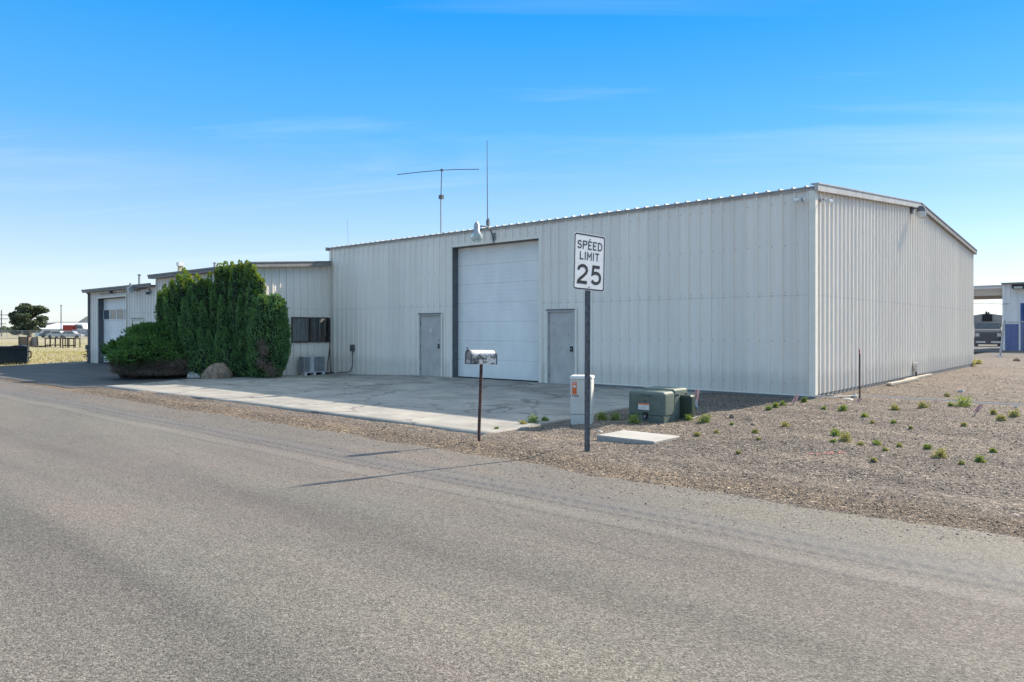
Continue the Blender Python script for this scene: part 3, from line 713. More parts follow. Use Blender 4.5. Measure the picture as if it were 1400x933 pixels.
# conduit strips and wing wall lights
def flood(name,u,v,y,label,arm=.25,parent=None,sc=1):
    p=onY(u,y,v); r=empty(name,p,label,'wall light')
    m=MB(); m.tube([(0,0,0),(0,-.02,0)],.05*sc,10); m.tube([(0,-.02,0),(0,-.10*sc,.02)],.014,8); m.build('bracket',m_steel,r)
    for s in (-1,1):
        m=MB(); a=Vector((s*.05*sc,-.11*sc,.0)); b=a+Vector((s*.09*sc,-.09*sc,-.05*sc)); m.tube([a,a.lerp(b,.5),b],[.022*sc,.04*sc,.058*sc],12); m.build('lamp_head',m_bwhite,r,smooth=True)
    return r
flood('flood_light',1098,273,-.04,'small twin-headed white floodlight on the front wall, high at the right corner')
r=flood('flood_light',1098,273,-.04,'small twin-headed white floodlight under the gable trim just round the corner'); p=onX(1122,.05,274); r.location=p; r.rotation_euler.z=R(90)
# wing light : bracket with a shielded head and conduit
p=onY(190,YF-.03,398); r=empty('flood_light',p,'grey shielded yard light under the eave of the small garage wing','wall light')
m=MB(); m.tube([(0,0,0),(0,-.35,.12)],.02,8); m.build('arm',m_steel,r)
m=MB(); m.box(-.13,.13,-.50,-.26,.02,.17); m.tube([(0,-.38,.17),(0,-.38,.34)],.05,10); m.build('lamp_head',m_steel,r)
m=MB(); m.box(-.11,.11,-.48,-.28,-.10,.019); m.build('lens',m_lens,r)
mb=MB(); a=onY(136,YF-.05,402.5); b=onY(188,YF-.05,397.5); mb.tube([a,b],.014,6); c=onY(205,YF-.05,395.5); d=onY(207,YF-.05,401); mb.tube([b,b+Vector((.4,0,.08)),c,d],.018,6); mb.build('conduit',m_post,bld)
for (u,v,l) in ((154,400,'tiny black camera under the eave above the small garage door'),(204.5,401,'tiny black camera at the right end of the small garage wing')):
    p=onY(u,YF-.05,v); r=MB(); r.box(-.05,.05,-.16,0,-.06,.06); r.tube([(0,-.02,.06),(0,.0,.14)],.012,6); tag(r.build('security_camera',m_jamb,loc=p),l,'camera')
# meter box and hose bib at left corner
p=onY(122,YF-.05,475); r=empty('meter_box',(p.x,p.y,p.z),'small grey meter with black fittings at the far left corner of the garage wing','meter')
m=MB(); m.box(-.16,.02,-.14,0,-.12,.12); m.build('box',m_jamb,r); m=MB(); m.tube([(-.07,-.07,-.12),(-.07,-.07,-.42)],.02,8); m.tube([(-.07,-.07,-.2),(-.2,-.1,-.2)],.03,8); m.build('pipe',m_dark,r)
p=onY(119,YF-.2,496); m=MB(); m.tube([(0,0,-.05),(0,0,.35),(.0,-.08,.42),(-.15,-.1,.40)],.03,8); m.tube([(-.08,-.1,.30),(.06,-.1,.30)],.03,8); tag(m.build('standpipe',m_dark,loc=p),'low black standpipe at the foot of the garage wing corner','pipe')
# roof vents
def vent(name,u,v0,v1,y,w,label,square=True):
    p=onY(u,y,v1); t=onY(u,y,v0).z-p.z; r=empty(name,p,label,'roof vent')
    m=MB()
    if square:
        m.box(-w*.33,w*.33,-w*.33,w*.33,-.3,t*.62); m.build('stack',mat('cream_stack',(.55,.47,.28),.6),r)
        m=MB(); m.box(-w/2,w/2,-w/2,w/2,t*.6,t); m.build('cap',m_bwhite,r)
    else:
        m.tube([(0,0,-.3),(0,0,t*.9)],w*.4,12); m.build('stack',m_steel,r,smooth=True); m=MB(); m.lathe([(w*.62,t*.86),(w*.62,t*.93),(w*.1,t)],12); m.build('cap',m_post,r)
    return r
vent('roof_vent',246.5,359,371,-1.6,.27,'square white-capped roof vent on the office wing behind the hedge')
vent('roof_vent',190.5,375,388,YF+.4,.13,'slim grey flue pipe on the garage wing roof',False)
vent('roof_vent',293.5,359,367,YF+.8,.12,'thin dark stub vent on the office roof just above the hedge',False)
# gooseneck lamp over the garage door
p=onY(675.5,-.04,323); r=empty('yard_light',p,'gooseneck yard light with pale green glass over the tall garage door','wall light')
m=MB(); m.box(-.05,.05,-.03,.01,-.22,.10); m.build('mounting_plate',m_steel,r)
m=MB(); m.tube([(0,-.03,-.16),(0,-.06,0),(-.02,-.13,.16),(-.05,-.30,.27),(-.10,-.50,.28),(-.12,-.60,.22)],.024,8); m.build('arm',m_jamb,r,smooth=True)
m=MB(); m.lathe([(.03,.42),(.06,.38),(.085,.33),(.095,.12),(.13,.06),(.13,.03)],16,(-.13,-.66,-.02)); m.build('lamp_housing',m_steel,r,smooth=True)
m=MB(); m.lathe([(.17,.03),(.185,-.04),(.17,-.12),(.12,-.20),(.05,-.22)],18,(-.13,-.66,-.02)); m.build('lamp_glass',m_lens,r,smooth=True)
# gable lamp
p=onX(1247,.06,288); r=empty('yard_light',p,'grey barn light with clear bucket lens at the peak of the gable','wall light')
m=MB(); m.tube([(0,0,0),(.06,0,.06),(.26,0,.05)],.022,8); m.box(-.03,.03,-.07,.07,-.09,.09); m.build('arm',m_jamb,r)
m=MB(); m.lathe([(.03,.16),(.08,.14),(.11,.08),(.14,-.03)],16,(.26,0,-.03)); m.build('lamp_housing',m_post,r,smooth=True)
m=MB(); m.lathe([(.13,-.03),(.14,-.10),(.13,-.22),(.09,-.24)],16,(.26,0,-.03)); m.build('lamp_glass',mat('clear_lens',(.6,.6,.57),.25),r,smooth=True)
# wall socket with conduit on the front wall
p=onY(483,-.03,476); r=empty('outlet_box',p,'grey outlet box with bent conduit low on the warehouse front wall','electrical box')
m=MB(); m.bbox(-.09,.09,-.10,0,-.13,.13,.01); m.build('box',m_post,r)
m=MB(); zg=gz(p.x,0)-p.z+.05; m.tube([(0,-.05,-.13),(.03,-.05,-.5),(0.0,-.05,zg+.25),(-.12,-.06,zg+.08),(-.3,-.07,zg+.03),(-.9,-.06,zg)],.018,8); m.build('conduit',m_post,r,smooth=True)
m=MB(); c0=onY(455.5,-.06,436); m.tube([(W+.09,-.09,wtop-.05),(W+.10,-.10,1.3),(W+.13,-.12,.5),(W+.2,-.14,.1),(W+.22,-.12,-.1)],.016,6); m.tube([(W+.07,-.08,.9),(W+.05,-.16,.3),(W+.12,-.2,0.0)],.014,6)
tag(m.build('cable',m_dark),'black cable hanging down in the corner beside the office window','cable')
m=MB(); m.tube([(W+.5,-.2,gz(W+.5,-.2)+.04),(W+.3,-.6,gz(W+.5,-.6)+.05),(W+.25,-1.3,gz(W+.3,-1.3)+.06),(W+.35,-1.0,gz(W+.3,-1)+.05),(W+.5,-.4,gz(W,-.4)+.04)],.03,8); tag(m.build('hose',m_rubber),'coiled black hose on the ground right of the condenser','hose')
# gable meter
p=onX(1250,.05,503); r=empty('outlet_box',(p.x,p.y,p.z),'small grey outlet box low on the gable wall above the boards','electrical box')
m=MB(); m.box(0,.10,-.13,.13,-.12,.16); m.build('box',m_steel,r); m=MB(); m.tube([(.05,0,-.12),(.05,0,-.4)],.03,8); m.build('conduit',m_post,r)
# condenser
p0=onX(415.5,W+.55,512); p1=onX(445,W+.55,512); ly=p1.y-p0.y; zc=gz(W+.5,p0.y)
r=empty('heat_pump',(W+.55,p0.y,zc),'grey slatted heat pump on feet under the office window','air conditioner')
h=.74
m=MB(); m.box(-.34,-.02,.02,ly-.02,.13,h-.02); m.build('coil',m_dark,r)
m=MB(); m.bbox(-.37,.012,-.0,ly,h-.03,h,.008); m.box(-.36,.005,.0,ly,.11,.15); m.box(-.02,.010,ly*.28,ly*.46,.15,h-.031); m.build('casing',m_acgrey,r)
m=MB(); k=0
yy=.01
while yy<ly-.01:
    if not (ly*.28-.02<yy<ly*.46): m.box(-.012,.006,yy,yy+.016,.15,h-.031)
    yy+=.045
xx=-.35
while xx<-.02: m.box(xx,xx+.012,-.008,.004,.15,h-.031); xx+=.045
m.build('grille',m_acgrey,r)
for q in (.04,ly*.45,ly-.13):
    m=MB(); m.box(-.32,0,q,q+.10,-.03,.11); m.build('foot',m_bwhite,r)
# antennas on the roof
def roofz(y): return EV+(PK-EV)*y/HM+.02
ya_=2.0; p=onY(604,ya_,233); r=empty('antenna',(p.x,ya_,roofz(ya_)),'T-shaped dipole antenna with long slightly drooping arm on a roof mast','antenna')
H=p.z-roofz(ya_); Yd=depth(p)
m=MB(); m.tube([(-.05,0,-.1),(-.05,0,H*.62)],.026,8); m.build('mast',m_steel,r)
m=MB(); m.tube([(-.05,0,H*.60),(0,0,H)],.018,8); m.build('upper_mast',m_jamb,r)
m=MB(); m.box(-.11,.06,-.06,.06,H*.585,H*.585+.15); m.build('rotator',m_jamb,r)
el=MB(); L_=60*Yd/F
dv=Vector((RX,RY,0)); el.tube([dv*-(61*Yd/F)+Vector((0,0,-.17)),dv*-(30*Yd/F)+Vector((0,0,-.07)),Vector((0,0,0)),dv*(25*Yd/F)+Vector((0,0,.03)),dv*(51*Yd/F)+Vector((0,0,.035))],.016,6)
e=el.build('antenna_arm',m_jamb,r,loc=(0,0,H)); m=MB(); m.tube([(0,0,H-.03),(0,0,H+.04)],.055,10); m.build('hub',m_jamb,r)
p=onY(666.5,1.6,192); zb_=roofz(1.6); r=empty('antenna',(p.x,1.6,zb_),'tall vertical whip antenna standing right of the T-shaped one','antenna')
H=p.z-zb_; m=MB(); m.tube([(0,0,.35),(-.02,0,H)],[.018,.010],6); m.build('whip',m_jamb,r); m=MB(); m.tube([(.04,0,-.1),(.04,0,.5)],.03,8); m.box(-.03,.07,-.04,.04,.25,.45); m.build('mount',m_jamb,r)
p=onY(475,3.0,300); m=MB(); m.tube([(.08,0,-.05),(0,0,p.z-roofz(3.0))],.009,6); tag(m.build('antenna',m_steel,loc=(p.x,3.0,roofz(3.0))),'faint thin whip antenna near the left end of the warehouse roof','antenna')
# ---------------------------------------------------------------- SPEED SIGN
p=G(802.5,619); Ys=depth(p); px=Ys/F
r=empty('speed_limit_sign',(p.x,p.y,p.z),'white speed limit 25 sign on a grey steel post by the road','traffic sign',rz=0)
H=3.02+.2
zb_s=(619-395)*px+.0; 
m=MB(); top=zb_s+.76
m.box(-.03,-.026+.0,-.028,.028,-.3,top)  # channel web
m.box(-.026,.004,-.030,-.024,-.3,top); m.box(-.026,.004,.024,.030,-.3,top); m.box(.004,.007,-.045,-.024,-.3,top); m.box(.004,.007,.024,.045,-.3,top)
m.box(-.024,.003,-.0235,.0235,-.3,top)
post=m.build('post',m_post,r)
post.rotation_euler=(0,R(.4),R(-25))
panel=MB(); w,hh,rc=.66,.83,.048
def rrect(w,h,r_,n=5):
    o=[]
    for cx,cy,a0 in ((w/2-r_,h/2-r_,0),(-w/2+r_,h/2-r_,90),(-w/2+r_,-h/2+r_,180),(w/2-r_,-h/2+r_,270)):
        for k in range(n+1): a=R(a0+90*k/n); o.append((cx+r_*math.cos(a),cy+r_*math.sin(a)))
    return o
panel.prism(rrect(w,hh,rc),0,.003,'x')
zc_=zb_s+.385
pn=panel.build('sign_panel',m_signw,r,loc=(.045,0,zc_))
pn.rotation_euler=(R(-2.0),0,R(-8.2))
bd=MB(); o1=rrect(w-.016,hh-.016,rc-.005); o2=rrect(w-.056,hh-.056,rc-.02); n=len(o1)
vs=[(.0045,a,b) for a,b in o1]+[(.0045,a,b) for a,b in o2]
bd.add(vs,[(i,(i+1)%n,n+(i+1)%n,n+i) for i in range(n)]); bd.build('border',m_signk,pn)
def onsign(x0,z0): return lambda a,b: Vector((.0046,(x0+a)*1.08,(z0+b)*1.08))
strokes('SPEED',-.262,.185,.525,.125,.019,pn,m_signk,.038)
strokes('LIMIT',-.205,.028,.405,.120,.019,pn,m_signk,.046)
strokes('2',-.258,-.325,.235,.290,.046,pn,m_signk,0)
strokes('5',.030,-.325,.225,.290,.046,pn,m_signk,0)
for zz in (.335,-.365):
    b=MB(); b.tube([(.003,0.0,zz),(.008,0.0,zz)],.012,8); b.build('bolt',m_post,pn)
# ---------------------------------------------------------------- MAILBOX
p=G(655,607); px=depth(p)/F
r=empty('mailbox',(p.x,p.y,p.z),'dented silver mailbox with worn paint on a crooked rusty pipe post','mailbox')
hb=(607-498)*px
pts=[Vector((0,0,-.2)),Vector((0,0,0))]
rx=Vector((RX,RY,0))
pts=[rx*0+Vector((0,0,-.2)),rx*0,rx*(-.0)+Vector((0,0,.22)),rx*.008+Vector((0,0,.45)),rx*.022+Vector((0,0,.8)),rx*.034+Vector((0,0,hb))]
m=MB(); m.tube(pts,.026,10); m.build('post',m_rust,r,smooth=True)
def mbpoly(w,h,n=12):
    o=[(-w/2,0)]; rr=w/2
    o=[(w/2,0)]+[(rr*math.cos(math.pi*k/n),h-rr+rr*math.sin(math.pi*k/n)) for k in range(n+1)]+[(-w/2,0)]
    return o
# local x = box axis (door at -x)
hold=rx*.034+Vector((0,0,hb))
m=MB(); poly=mbpoly(.170,.225); ln=.47
vs=[];fs=[];n=len(poly); secs=[-ln/2,-ln/2+.02,-.1,.0,.12,ln/2-.02,ln/2]
for i,xx in enumerate(secs):
    for j,(a,b) in enumerate(poly):
        dn=.006*mn.noise(Vector((xx*9,a*9,b*9))) if 0<i<6 else 0
        vs.append((xx,a+dn,b+dn))
for i in range(len(secs)-1):
    for j in range(n): fs.append((i*n+j,i*n+(j+1)%n,(i+1)*n+(j+1)%n,(i+1)*n+j))
fs.append(tuple(range((len(secs)-1)*n,len(secs)*n)))
m.add(vs,fs); body=m.build('box',m_mail,r,loc=hold,smooth=True); body.rotation_euler=(0,R(1.6),R(74.6))
m=MB(); m.prism(mbpoly(.158,.213),-ln/2-.002,-ln/2+.010,'x'); dr=m.build('door',mat('mailbox_door_metal',(.30,.29,.29),.5,.4,var=.25,scale=14),body)
m=MB(); o1=mbpoly(.184,.234); o2=mbpoly(.162,.217); n=len(o1)
for x0,x1 in ((-ln/2-.012,-ln/2+.02),(ln/2-.012,ln/2+.006)):
    vs=[(x0,a,b-.003) for a,b in o1]+[(x0,a,b) for a,b in o2]+[(x1,a,b-.003) for a,b in o1]
    m.add(vs,[(i,(i+1)%n,n+(i+1)%n,n+i) for i in range(n)]+[(i,2*n+i,2*n+(i+1)%n,(i+1)%n) for i in range(n)])
m.split('rim',m_jamb,body)
m=MB(); m.tube([(-ln/2-.01,0,.20),(-ln/2-.03,0,.235),(-ln/2-.02,0,.255)],.009,6); m.tube([(-ln/2-.025,-.01,.25),(-ln/2-.025,.012,.262)],.013,6); m.build('latch',m_jamb,body)
text_mesh('543',.115,.042,m_paper,body,'lettering',lambda a,b: Vector((-ln/2-.0045,.062-a,.022+b)),.02)
text_mesh('543',.13,.045,m_paper,body,'lettering',lambda a,b: Vector((.06+a,-.0905,.025+b)),.02)
m=MB(); m.box(-.12,-.09,-.094,-.088,.07,.12); m.box(-.12,.05,-.096,-.091,.085,.10); m.build('flag_bracket',m_jamb,body)
# ---------------------------------------------------------------- UTILITY PEDESTAL
p=G(794,581); px=depth(p)/F; hgt=(581-514)*px
r=empty('utility_pedestal',(p.x,p.y,p.z),'tall beige utility pedestal with an orange sticker behind the speed sign post','utility box',rz=YAW-R(16))
m=MB(); m.bbox(-.20,.20,0,.30,.19,hgt-.075,.012); bd_=m.build('cabinet',m_beige,r)
m=MB(); m.bbox(-.193,.193,.005,.293,-.15,.185,.01); m.build('base',m_beige,r)
m=MB(); m.bbox(-.212,.212,-.012,.312,hgt-.075,hgt,.018); m.build('lid',mat('lid_white',(.74,.73,.69),.5,var=.05),r)
m=MB(); m.prism(rrect(.085,.235,.008),-.0035,-.0005,'y'); st=m.build('sticker',m_orange,bd_,loc=(-.12,0,hgt-.235))
m=MB(); m.prism([(.028*math.cos(k*.5236),.028*math.sin(k*.5236)) for k in range(12)],-.0055,-.0038,'y'); m.build('emblem',m_paper,st,loc=(0,0,.035))
m=MB(); m.box(-.03,.03,-.0055,-.0038,.082,.108); m.build('caption_bar',m_pink,st)
text_mesh('11504',.155,.040,m_signk,bd_,'lettering',lambda a,b: Vector((-.195+a,-.001,hgt-.40+b)),.02)
# ---------------------------------------------------------------- TRANSFORMER
p=G(852,578); q=G(908,580); xl,xr=p.x,q.x; wd=xr-xl; px=depth(q)/F
print('transformer',wd)
wd=max(.8,min(1.0,wd)); ht=.59
r=empty('transformer',(q.x-wd,q.y,q.z),'green pad-mounted transformer with a white warning label','transformer')
def arch(y0,y1,z0,z1,rr,n=5):   # y-z profile with rounded front top edge
    o=[(y0,z0)]+[(y0+rr-rr*math.cos(math.pi/2*k/n),z1-rr+rr*math.sin(math.pi/2*k/n)) for k in range(n+1)]+[(y1,z1),(y1,z0)]
    return o
def roundhood(x0,x1,y0,y1,z0,z1,b):
    # box whose upper and vertical edges are softly rounded
    mb=MB(); n=5; rings=[]
    def ring(ins,z):
        o=[]
        for cx,cy,a0 in ((x1-b,y1-b,0),(x0+b,y1-b,90),(x0+b,y0+b,180),(x1-b,y0+b,270)):
            for k in range(n+1):
                a=R(a0+90*k/n); o.append((cx+(b-ins)*math.cos(a),cy+(b-ins)*math.sin(a),z))
        return o
    R_=[ring(0,z0)]+[ring(b*(1-math.cos(math.pi/2*k/5))*.98,z1-b+b*math.sin(math.pi/2*k/5)) for k in range(6)]
    c=len(R_[0]); vs=[v for rg in R_ for v in rg]; fs=[tuple(range(c))[::-1]]
    for i in range(len(R_)-1):
        for k in range(c): fs.append((i*c+k,i*c+(k+1)%c,(i+1)*c+(k+1)%c,(i+1)*c+k))
    fs.append(tuple((len(R_)-1)*c+k for k in range(c))); mb.add(vs,fs); return mb
hood=roundhood(0,wd,0,.42,.15,ht,.07).build('hood',m_tgreen,r,smooth=True)
roundhood(.03,wd-.03,.425,.98,.02,ht+.03,.05).build('tank',m_tgreen,r,smooth=True)
m=MB(); m.bbox(.008,wd-.008,.008,.42,-.1,.145,.01); m.build('sill',m_tgreen,r)
m=MB(); m.box(wd*.30,wd*.60,-.004,-.0005,.235,.36); lb=m.build('warning_label',m_paper,hood)
m=MB(); m.box(wd*.30,wd*.60,-.0065,-.0045,.335,.36); m.build('label_band',m_orange,lb)
text_mesh('117942',.31,.055,m_signk,hood,'lettering',lambda a,b: Vector((wd*.30+a,-.001,.475+b)),.0)
text_mesh('75',.07,.04,m_signk,hood,'lettering',lambda a,b: Vector((wd*.44+a,-.001,.38+b)),.0)
m=MB(); m.box(wd*.44,wd*.56,-.02,-.001,.07,.19); m.build('lock_recess',m_dark,hood); m=MB(); m.box(wd*.48,wd*.52,-.035,-.02,.09,.14); m.build('padlock',m_steel,hood)
m=MB()
for xx,yy in ((.15,.36),(wd-.15,.36)): m.tube([(xx,yy,ht-.002),(xx,yy,ht+.02)],.02,8)
m.split('hood_bolt',m_jamb,hood)
m=MB()
for yy in (.52,.86): m.tube([(wd-.032,yy,ht-.08),(wd+.03,yy,ht-.08)],.022,8)
m.split('lifting_lug',m_jamb,r)
# concrete pad underneath
p=G(938,574); px=depth(p)/F
r=empty('green_pedestal',(p.x-.05,p.y+.05,p.z),'low dark green splice pedestal tucked beside the transformer','utility box',rz=R(10))
roundhood(-.17,.17,-.12,.16,-.05,.48,.06).build('cover',m_dgreen,r,smooth=True)
m=MB(); m.bbox(-.19,.19,-.14,.18,-.12,.05,.01); m.build('base',m_dgreen,r)
# vault lid
a=G(812.8,596,.07); b=G(894,604.5,.07); c=G(933.5,596,.07)
w1=(b-a).length; w2=(c-b).length; print('lid',a,b,c,w1,w2)
m=MB(); m.bbox(0,w1,0,w2,-.14,.058,.012); tag(m.build('vault_lid',m_lid,loc=(a.x,b.y,(gz(a.x,a.y)+.02))),'flat square concrete vault lid lying in the gravel','vault lid')
# ---------------------------------------------------------------- stakes, string, boards
def stake(u,v,h,lean,label,flag=True,white=False):
    p=G(u,v); r=empty('survey_stake',p,label,'stake')
    l=Vector((RX,RY,0))*lean
    m=MB(); m.tube([(0,0,-.05),tuple(l+Vector((0,0,h)))],.011,5); m.build('stick',m_board if not white else m_bwhite,r)
    if flag:
        m=MB(); t=l+Vector((0,0,h)); k=l*.35+Vector((0,0,h*.3)); w=Vector((RX,RY,0))*.02
        for s in (0,1):
            o=Vector((RX,RY,0))*(.045*s); a0=t+o; b0=k+o*1.5-Vector((RX,RY,0))*.03
            m.add([a0-w,a0+w,b0+w,b0-w,a0-w+Vector((FX,FY,0))*.004,a0+w+Vector((FX,FY,0))*.004,b0+w+Vector((FX,FY,0))*.004,b0-w+Vector((FX,FY,0))*.004],[(0,1,2,3),(7,6,5,4),(0,4,5,1),(1,5,6,2),(2,6,7,3),(3,7,4,0)])
        m.build('ribbon',m_pink,r)
    return r
r=stake(946,572,.56,.09,'pink and white flagged stake with a crumpled silver tag right of the transformer')
m=MB(); m.add([(-.10,0,.18),(.12,.02,.17),(.08,.05,.36),(.0,-.03,.40),(-.02,.08,.22)],[(0,1,3),(1,2,3),(0,3,4),(3,2,4),(2,1,4),(1,0,4)]); m.build('metal_tag',m_steel,r)
stake(1084,554,.22,.07,'small leaning pink-ribboned stake at the foot of the front wall near the corner')
stake(1172,551,.10,.05,'short pink ribbon marker at the foot of the rusty fence stake')
stake(1330,569,.22,.14,'pale pink leaning stake alone in the gravel at the far right')
p=G(1175.5,549); H=(549-478)*depth(p)/F
r=empty('fence_stake',p,'rusty brown steel stake standing in front of the gable wall','stake')
m=MB(); m.box(-.013,.013,-.02,.02,-.1,H); m.box(-.003,.003,-.035,-.02,-.1,H); m.build('shaft',m_rust,r)
m=MB(); m.box(-.015,.015,-.022,.022,H-.10,H+.003); m.build('painted_tip',m_pink,r)
m=MB(); pts=[]
for u,v,dz in ((1118,542.5,.08),(1140,544,.1),(1175.5,542,.10),(1230,546,.05),(1280,548.5,.04),(1340,553,.04),(1400,555.5,.04),(1470,559,.04)):
    q=G(u,v+4); pts.append((q.x,q.y,q.z+.09))
m.tube(pts,.009,5); tag(m.build('string_line',m_bwhite),'white string line stretched low over the gravel from the rusty stake','string')
def board(u0,v0,u1,v1,label,w=.1,t=.05):
    a=G(u0,v0);b=G(u1,v1); d=(b-a); L_=d.length; ang=math.atan2(d.y,d.x)
    m=MB(); m.bbox(0,L_,-w/2,w/2,0,t,.008); o=m.build('timber_board',m_board,loc=(a.x,a.y,a.z+.01),rz=ang); o.rotation_euler=(0,-math.asin(max(-.3,min(.3,d.z/L_))),ang); tag(o,label,'board')
board(1215,528,1253,520,'nearer pale timber board lying along the gable wall',.14,.07)
board(1238,521.5,1272,514.5,'farther pale timber board lying along the gable wall under the outlet box',.12,.07)
board(1128,541.5,1152,544,'short weathered board lying in gravel beside the corner of the warehouse',.06,.03)
# rocks
def rock(u,v,w,h,label,m=m_wrock,seed=0,name='rock',grp=None):
    p=G(u,v); px=depth(p)/F; rx_=w*px/2; rz_=h*px
    mb=MB(); n=14; mm=9; vs=[];fs=[]
    for i in range(mm+1):
        t=math.pi*i/mm
        for k in range(n):
            a=2*math.pi*k/n; d=Vector((math.sin(t)*math.cos(a),math.sin(t)*math.sin(a),math.cos(t)))
            s=1+.20*mn.fractal(d*1.3+Vector((seed*3.7,0,0)),1,2,4)
            vs.append((d.x*rx_*s,d.y*rx_*.75*s,max(-.3,d.z*1.15)*rz_*.8*s+rz_*.2))
    for i in range(mm):
        for k in range(n): fs.append((i*n+k,i*n+(k+1)%n,(i+1)*n+(k+1)%n,(i+1)*n+k)[::-1])
    mb.add(vs,fs); o=mb.build(name,m,loc=p,rz=YAW,smooth=True); me=o.data
    tag(o,label,'rock',grp); return o
rock(297.5,518,40,19,'big round brown boulder at the foot of the tall hedge',m_rock,1,'boulder')
rock(265,517.5,20,9,'small pale rock left of the brown boulder',m_wrock,2)
rock(1168,545,9,6,'rounded pale rock beside the rusty stake',m_wrock,3)
rock(1159,548,16,3,'flat pale stone left of the rounded rock by the rusty stake',m_wrock,4)
rock(1207,627,10,3.5,'flat whitish stone among the weeds in the middle of the gravel lot',m_wrock,5)
rock(1314,537,9,4,'pale stone far back in the gravel to the right of the gable wall',m_wrock,6)
rock(1119,597,6,3,'small grey stone near the left pair of weeds in the gravel lot',m_found,7)
rock(1030,583,9,4,'small dark clod in gravel below the warehouse corner',m_rock,8)
rock(1389,558,5,3,'small white stone at the right edge beside the string line',m_wrock,9)
rock(1001,572,8,5,'dark clod on the mound right of the transformer',m_rock,10)
rock(1166,685.5,7,2,'tiny white pebble at the road edge in the lower right',m_wrock,11)
rock(820,592,9,3,'small stone touching the left corner of the vault lid',m_wrock,12)
# red survey paint mark on the gravel: a thin flake of paint
mb=MB(); p=G(1130,626)
for k in range(40):
    t=rng.uniform(-.26,.26); s=rng.normal(0,.025); c_=Vector((RX,RY,0))*t+Vector((FX,FY,0))*s; e=rng.uniform(.006,.02)
    z=gnd(p.x+c_.x,p.y+c_.y)-p.z+.012
    mb.add([(c_.x-e,c_.y,z),(c_.x,c_.y-e,z),(c_.x+e,c_.y,z),(c_.x,c_.y+e,z+.004)],[(0,1,2,3)])
tag(mb.build('paint_mark',mat('survey_paint',(.55,.14,.13),.8),loc=p),'faded red survey paint streak on the gravel','paint mark')
# ---------------------------------------------------------------- FOLIAGE helpers
def leafquads(P,size,up,jit=.6,asp=2.2,outdir=None):
    n=len(P); d=rng.normal(size=(n,3))*jit+up
    if outdir is not None: d+=outdir
    d/=np.linalg.norm(d,axis=1,keepdims=True)
    o=rng.normal(size=(n,3)); s=np.cross(d,o); s/=np.linalg.norm(s,axis=1,keepdims=True)+1e-9
    sz=(size*rng.uniform(.6,1.4,n))[:,None]
    a=P-s*sz*.5; b=P+d*sz*asp*.5-s*sz*.0+s*sz*.5*.2; 
    v0=P-d*sz*asp*.5; v1=P+s*sz*.5; v2=P+d*sz*asp*.5; v3=P-s*sz*.5
    V=np.stack([v0,v1,v2,v3],1).reshape(-1,3); Fq=np.arange(4*n).reshape(n,4)
    return V,Fq
class Leaves:
    def __init__(s): s.V=[];s.F=[];s.m=[];s.n=0
    def add(s,V,F,mi):
        s.V.append(V);s.F.append(F+s.n);s.n+=len(V); s.m.append(np.full(len(F),mi) if np.isscalar(mi) else mi)
    def build(s,name,mats,parent,loc=(0,0,0)): return arrmesh(name,np.concatenate(s.V),np.concatenate(s.F),mats,parent,loc,np.concatenate(s.m))
def spire(LV,core,base,top,rb,rm,n,mi=0,tip=1,bow=0,size=.05,tipz=.8,power=.6,tipmul=1.0,jit=.30):
    """upright flattened-spray column from base to top"""
    base=Vector(base);top=Vector(top); H=(top-base).length
    t=rng.uniform(0,1,n)**.85; th=rng.uniform(0,2*np.pi,n)
    prof=lambda t: np.where(t<.25, rb+(rm-rb)*(t/.25), rm*np.clip(1-((t-.25)/.78)**2.6,0.02,1)**power)
    lump=1+.22*np.sin(th*3+t*9+base.x*7)*np.sin(t*17+th)+.10*np.sin(th*7+t*31)
    rr=prof(t)*(1+(lump-1)*(jit/.30))*(1-jit*rng.uniform(0,1,n)**2)
    ax=np.array(base)[None]+(np.array(top-base))[None]*t[:,None]
    bw=np.sin(np.pi*t)*bow; ax=ax+np.array([RX,RY,0])[None]*bw[:,None]
    P=ax+np.stack([rr*np.cos(th),rr*np.sin(th),np.zeros(n)],1)
    out=np.stack([np.cos(th),np.sin(th),np.zeros(n)],1)*.7
    V,Fq=leafquads(P,size,np.array([[0,0,1.1]]),.45,2.0,out)
    m=np.full(n,mi); 
    if tip: 
        pr=np.clip((t-tipz)/(1-tipz),0,1)*tipmul
        m=np.where(rng.uniform(0,1,n)<pr,tip,mi)
    LV.add(V,Fq,m)
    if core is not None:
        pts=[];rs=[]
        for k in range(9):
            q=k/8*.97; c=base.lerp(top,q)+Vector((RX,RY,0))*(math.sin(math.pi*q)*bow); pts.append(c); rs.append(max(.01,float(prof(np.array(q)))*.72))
        core.tube(pts,rs,10)
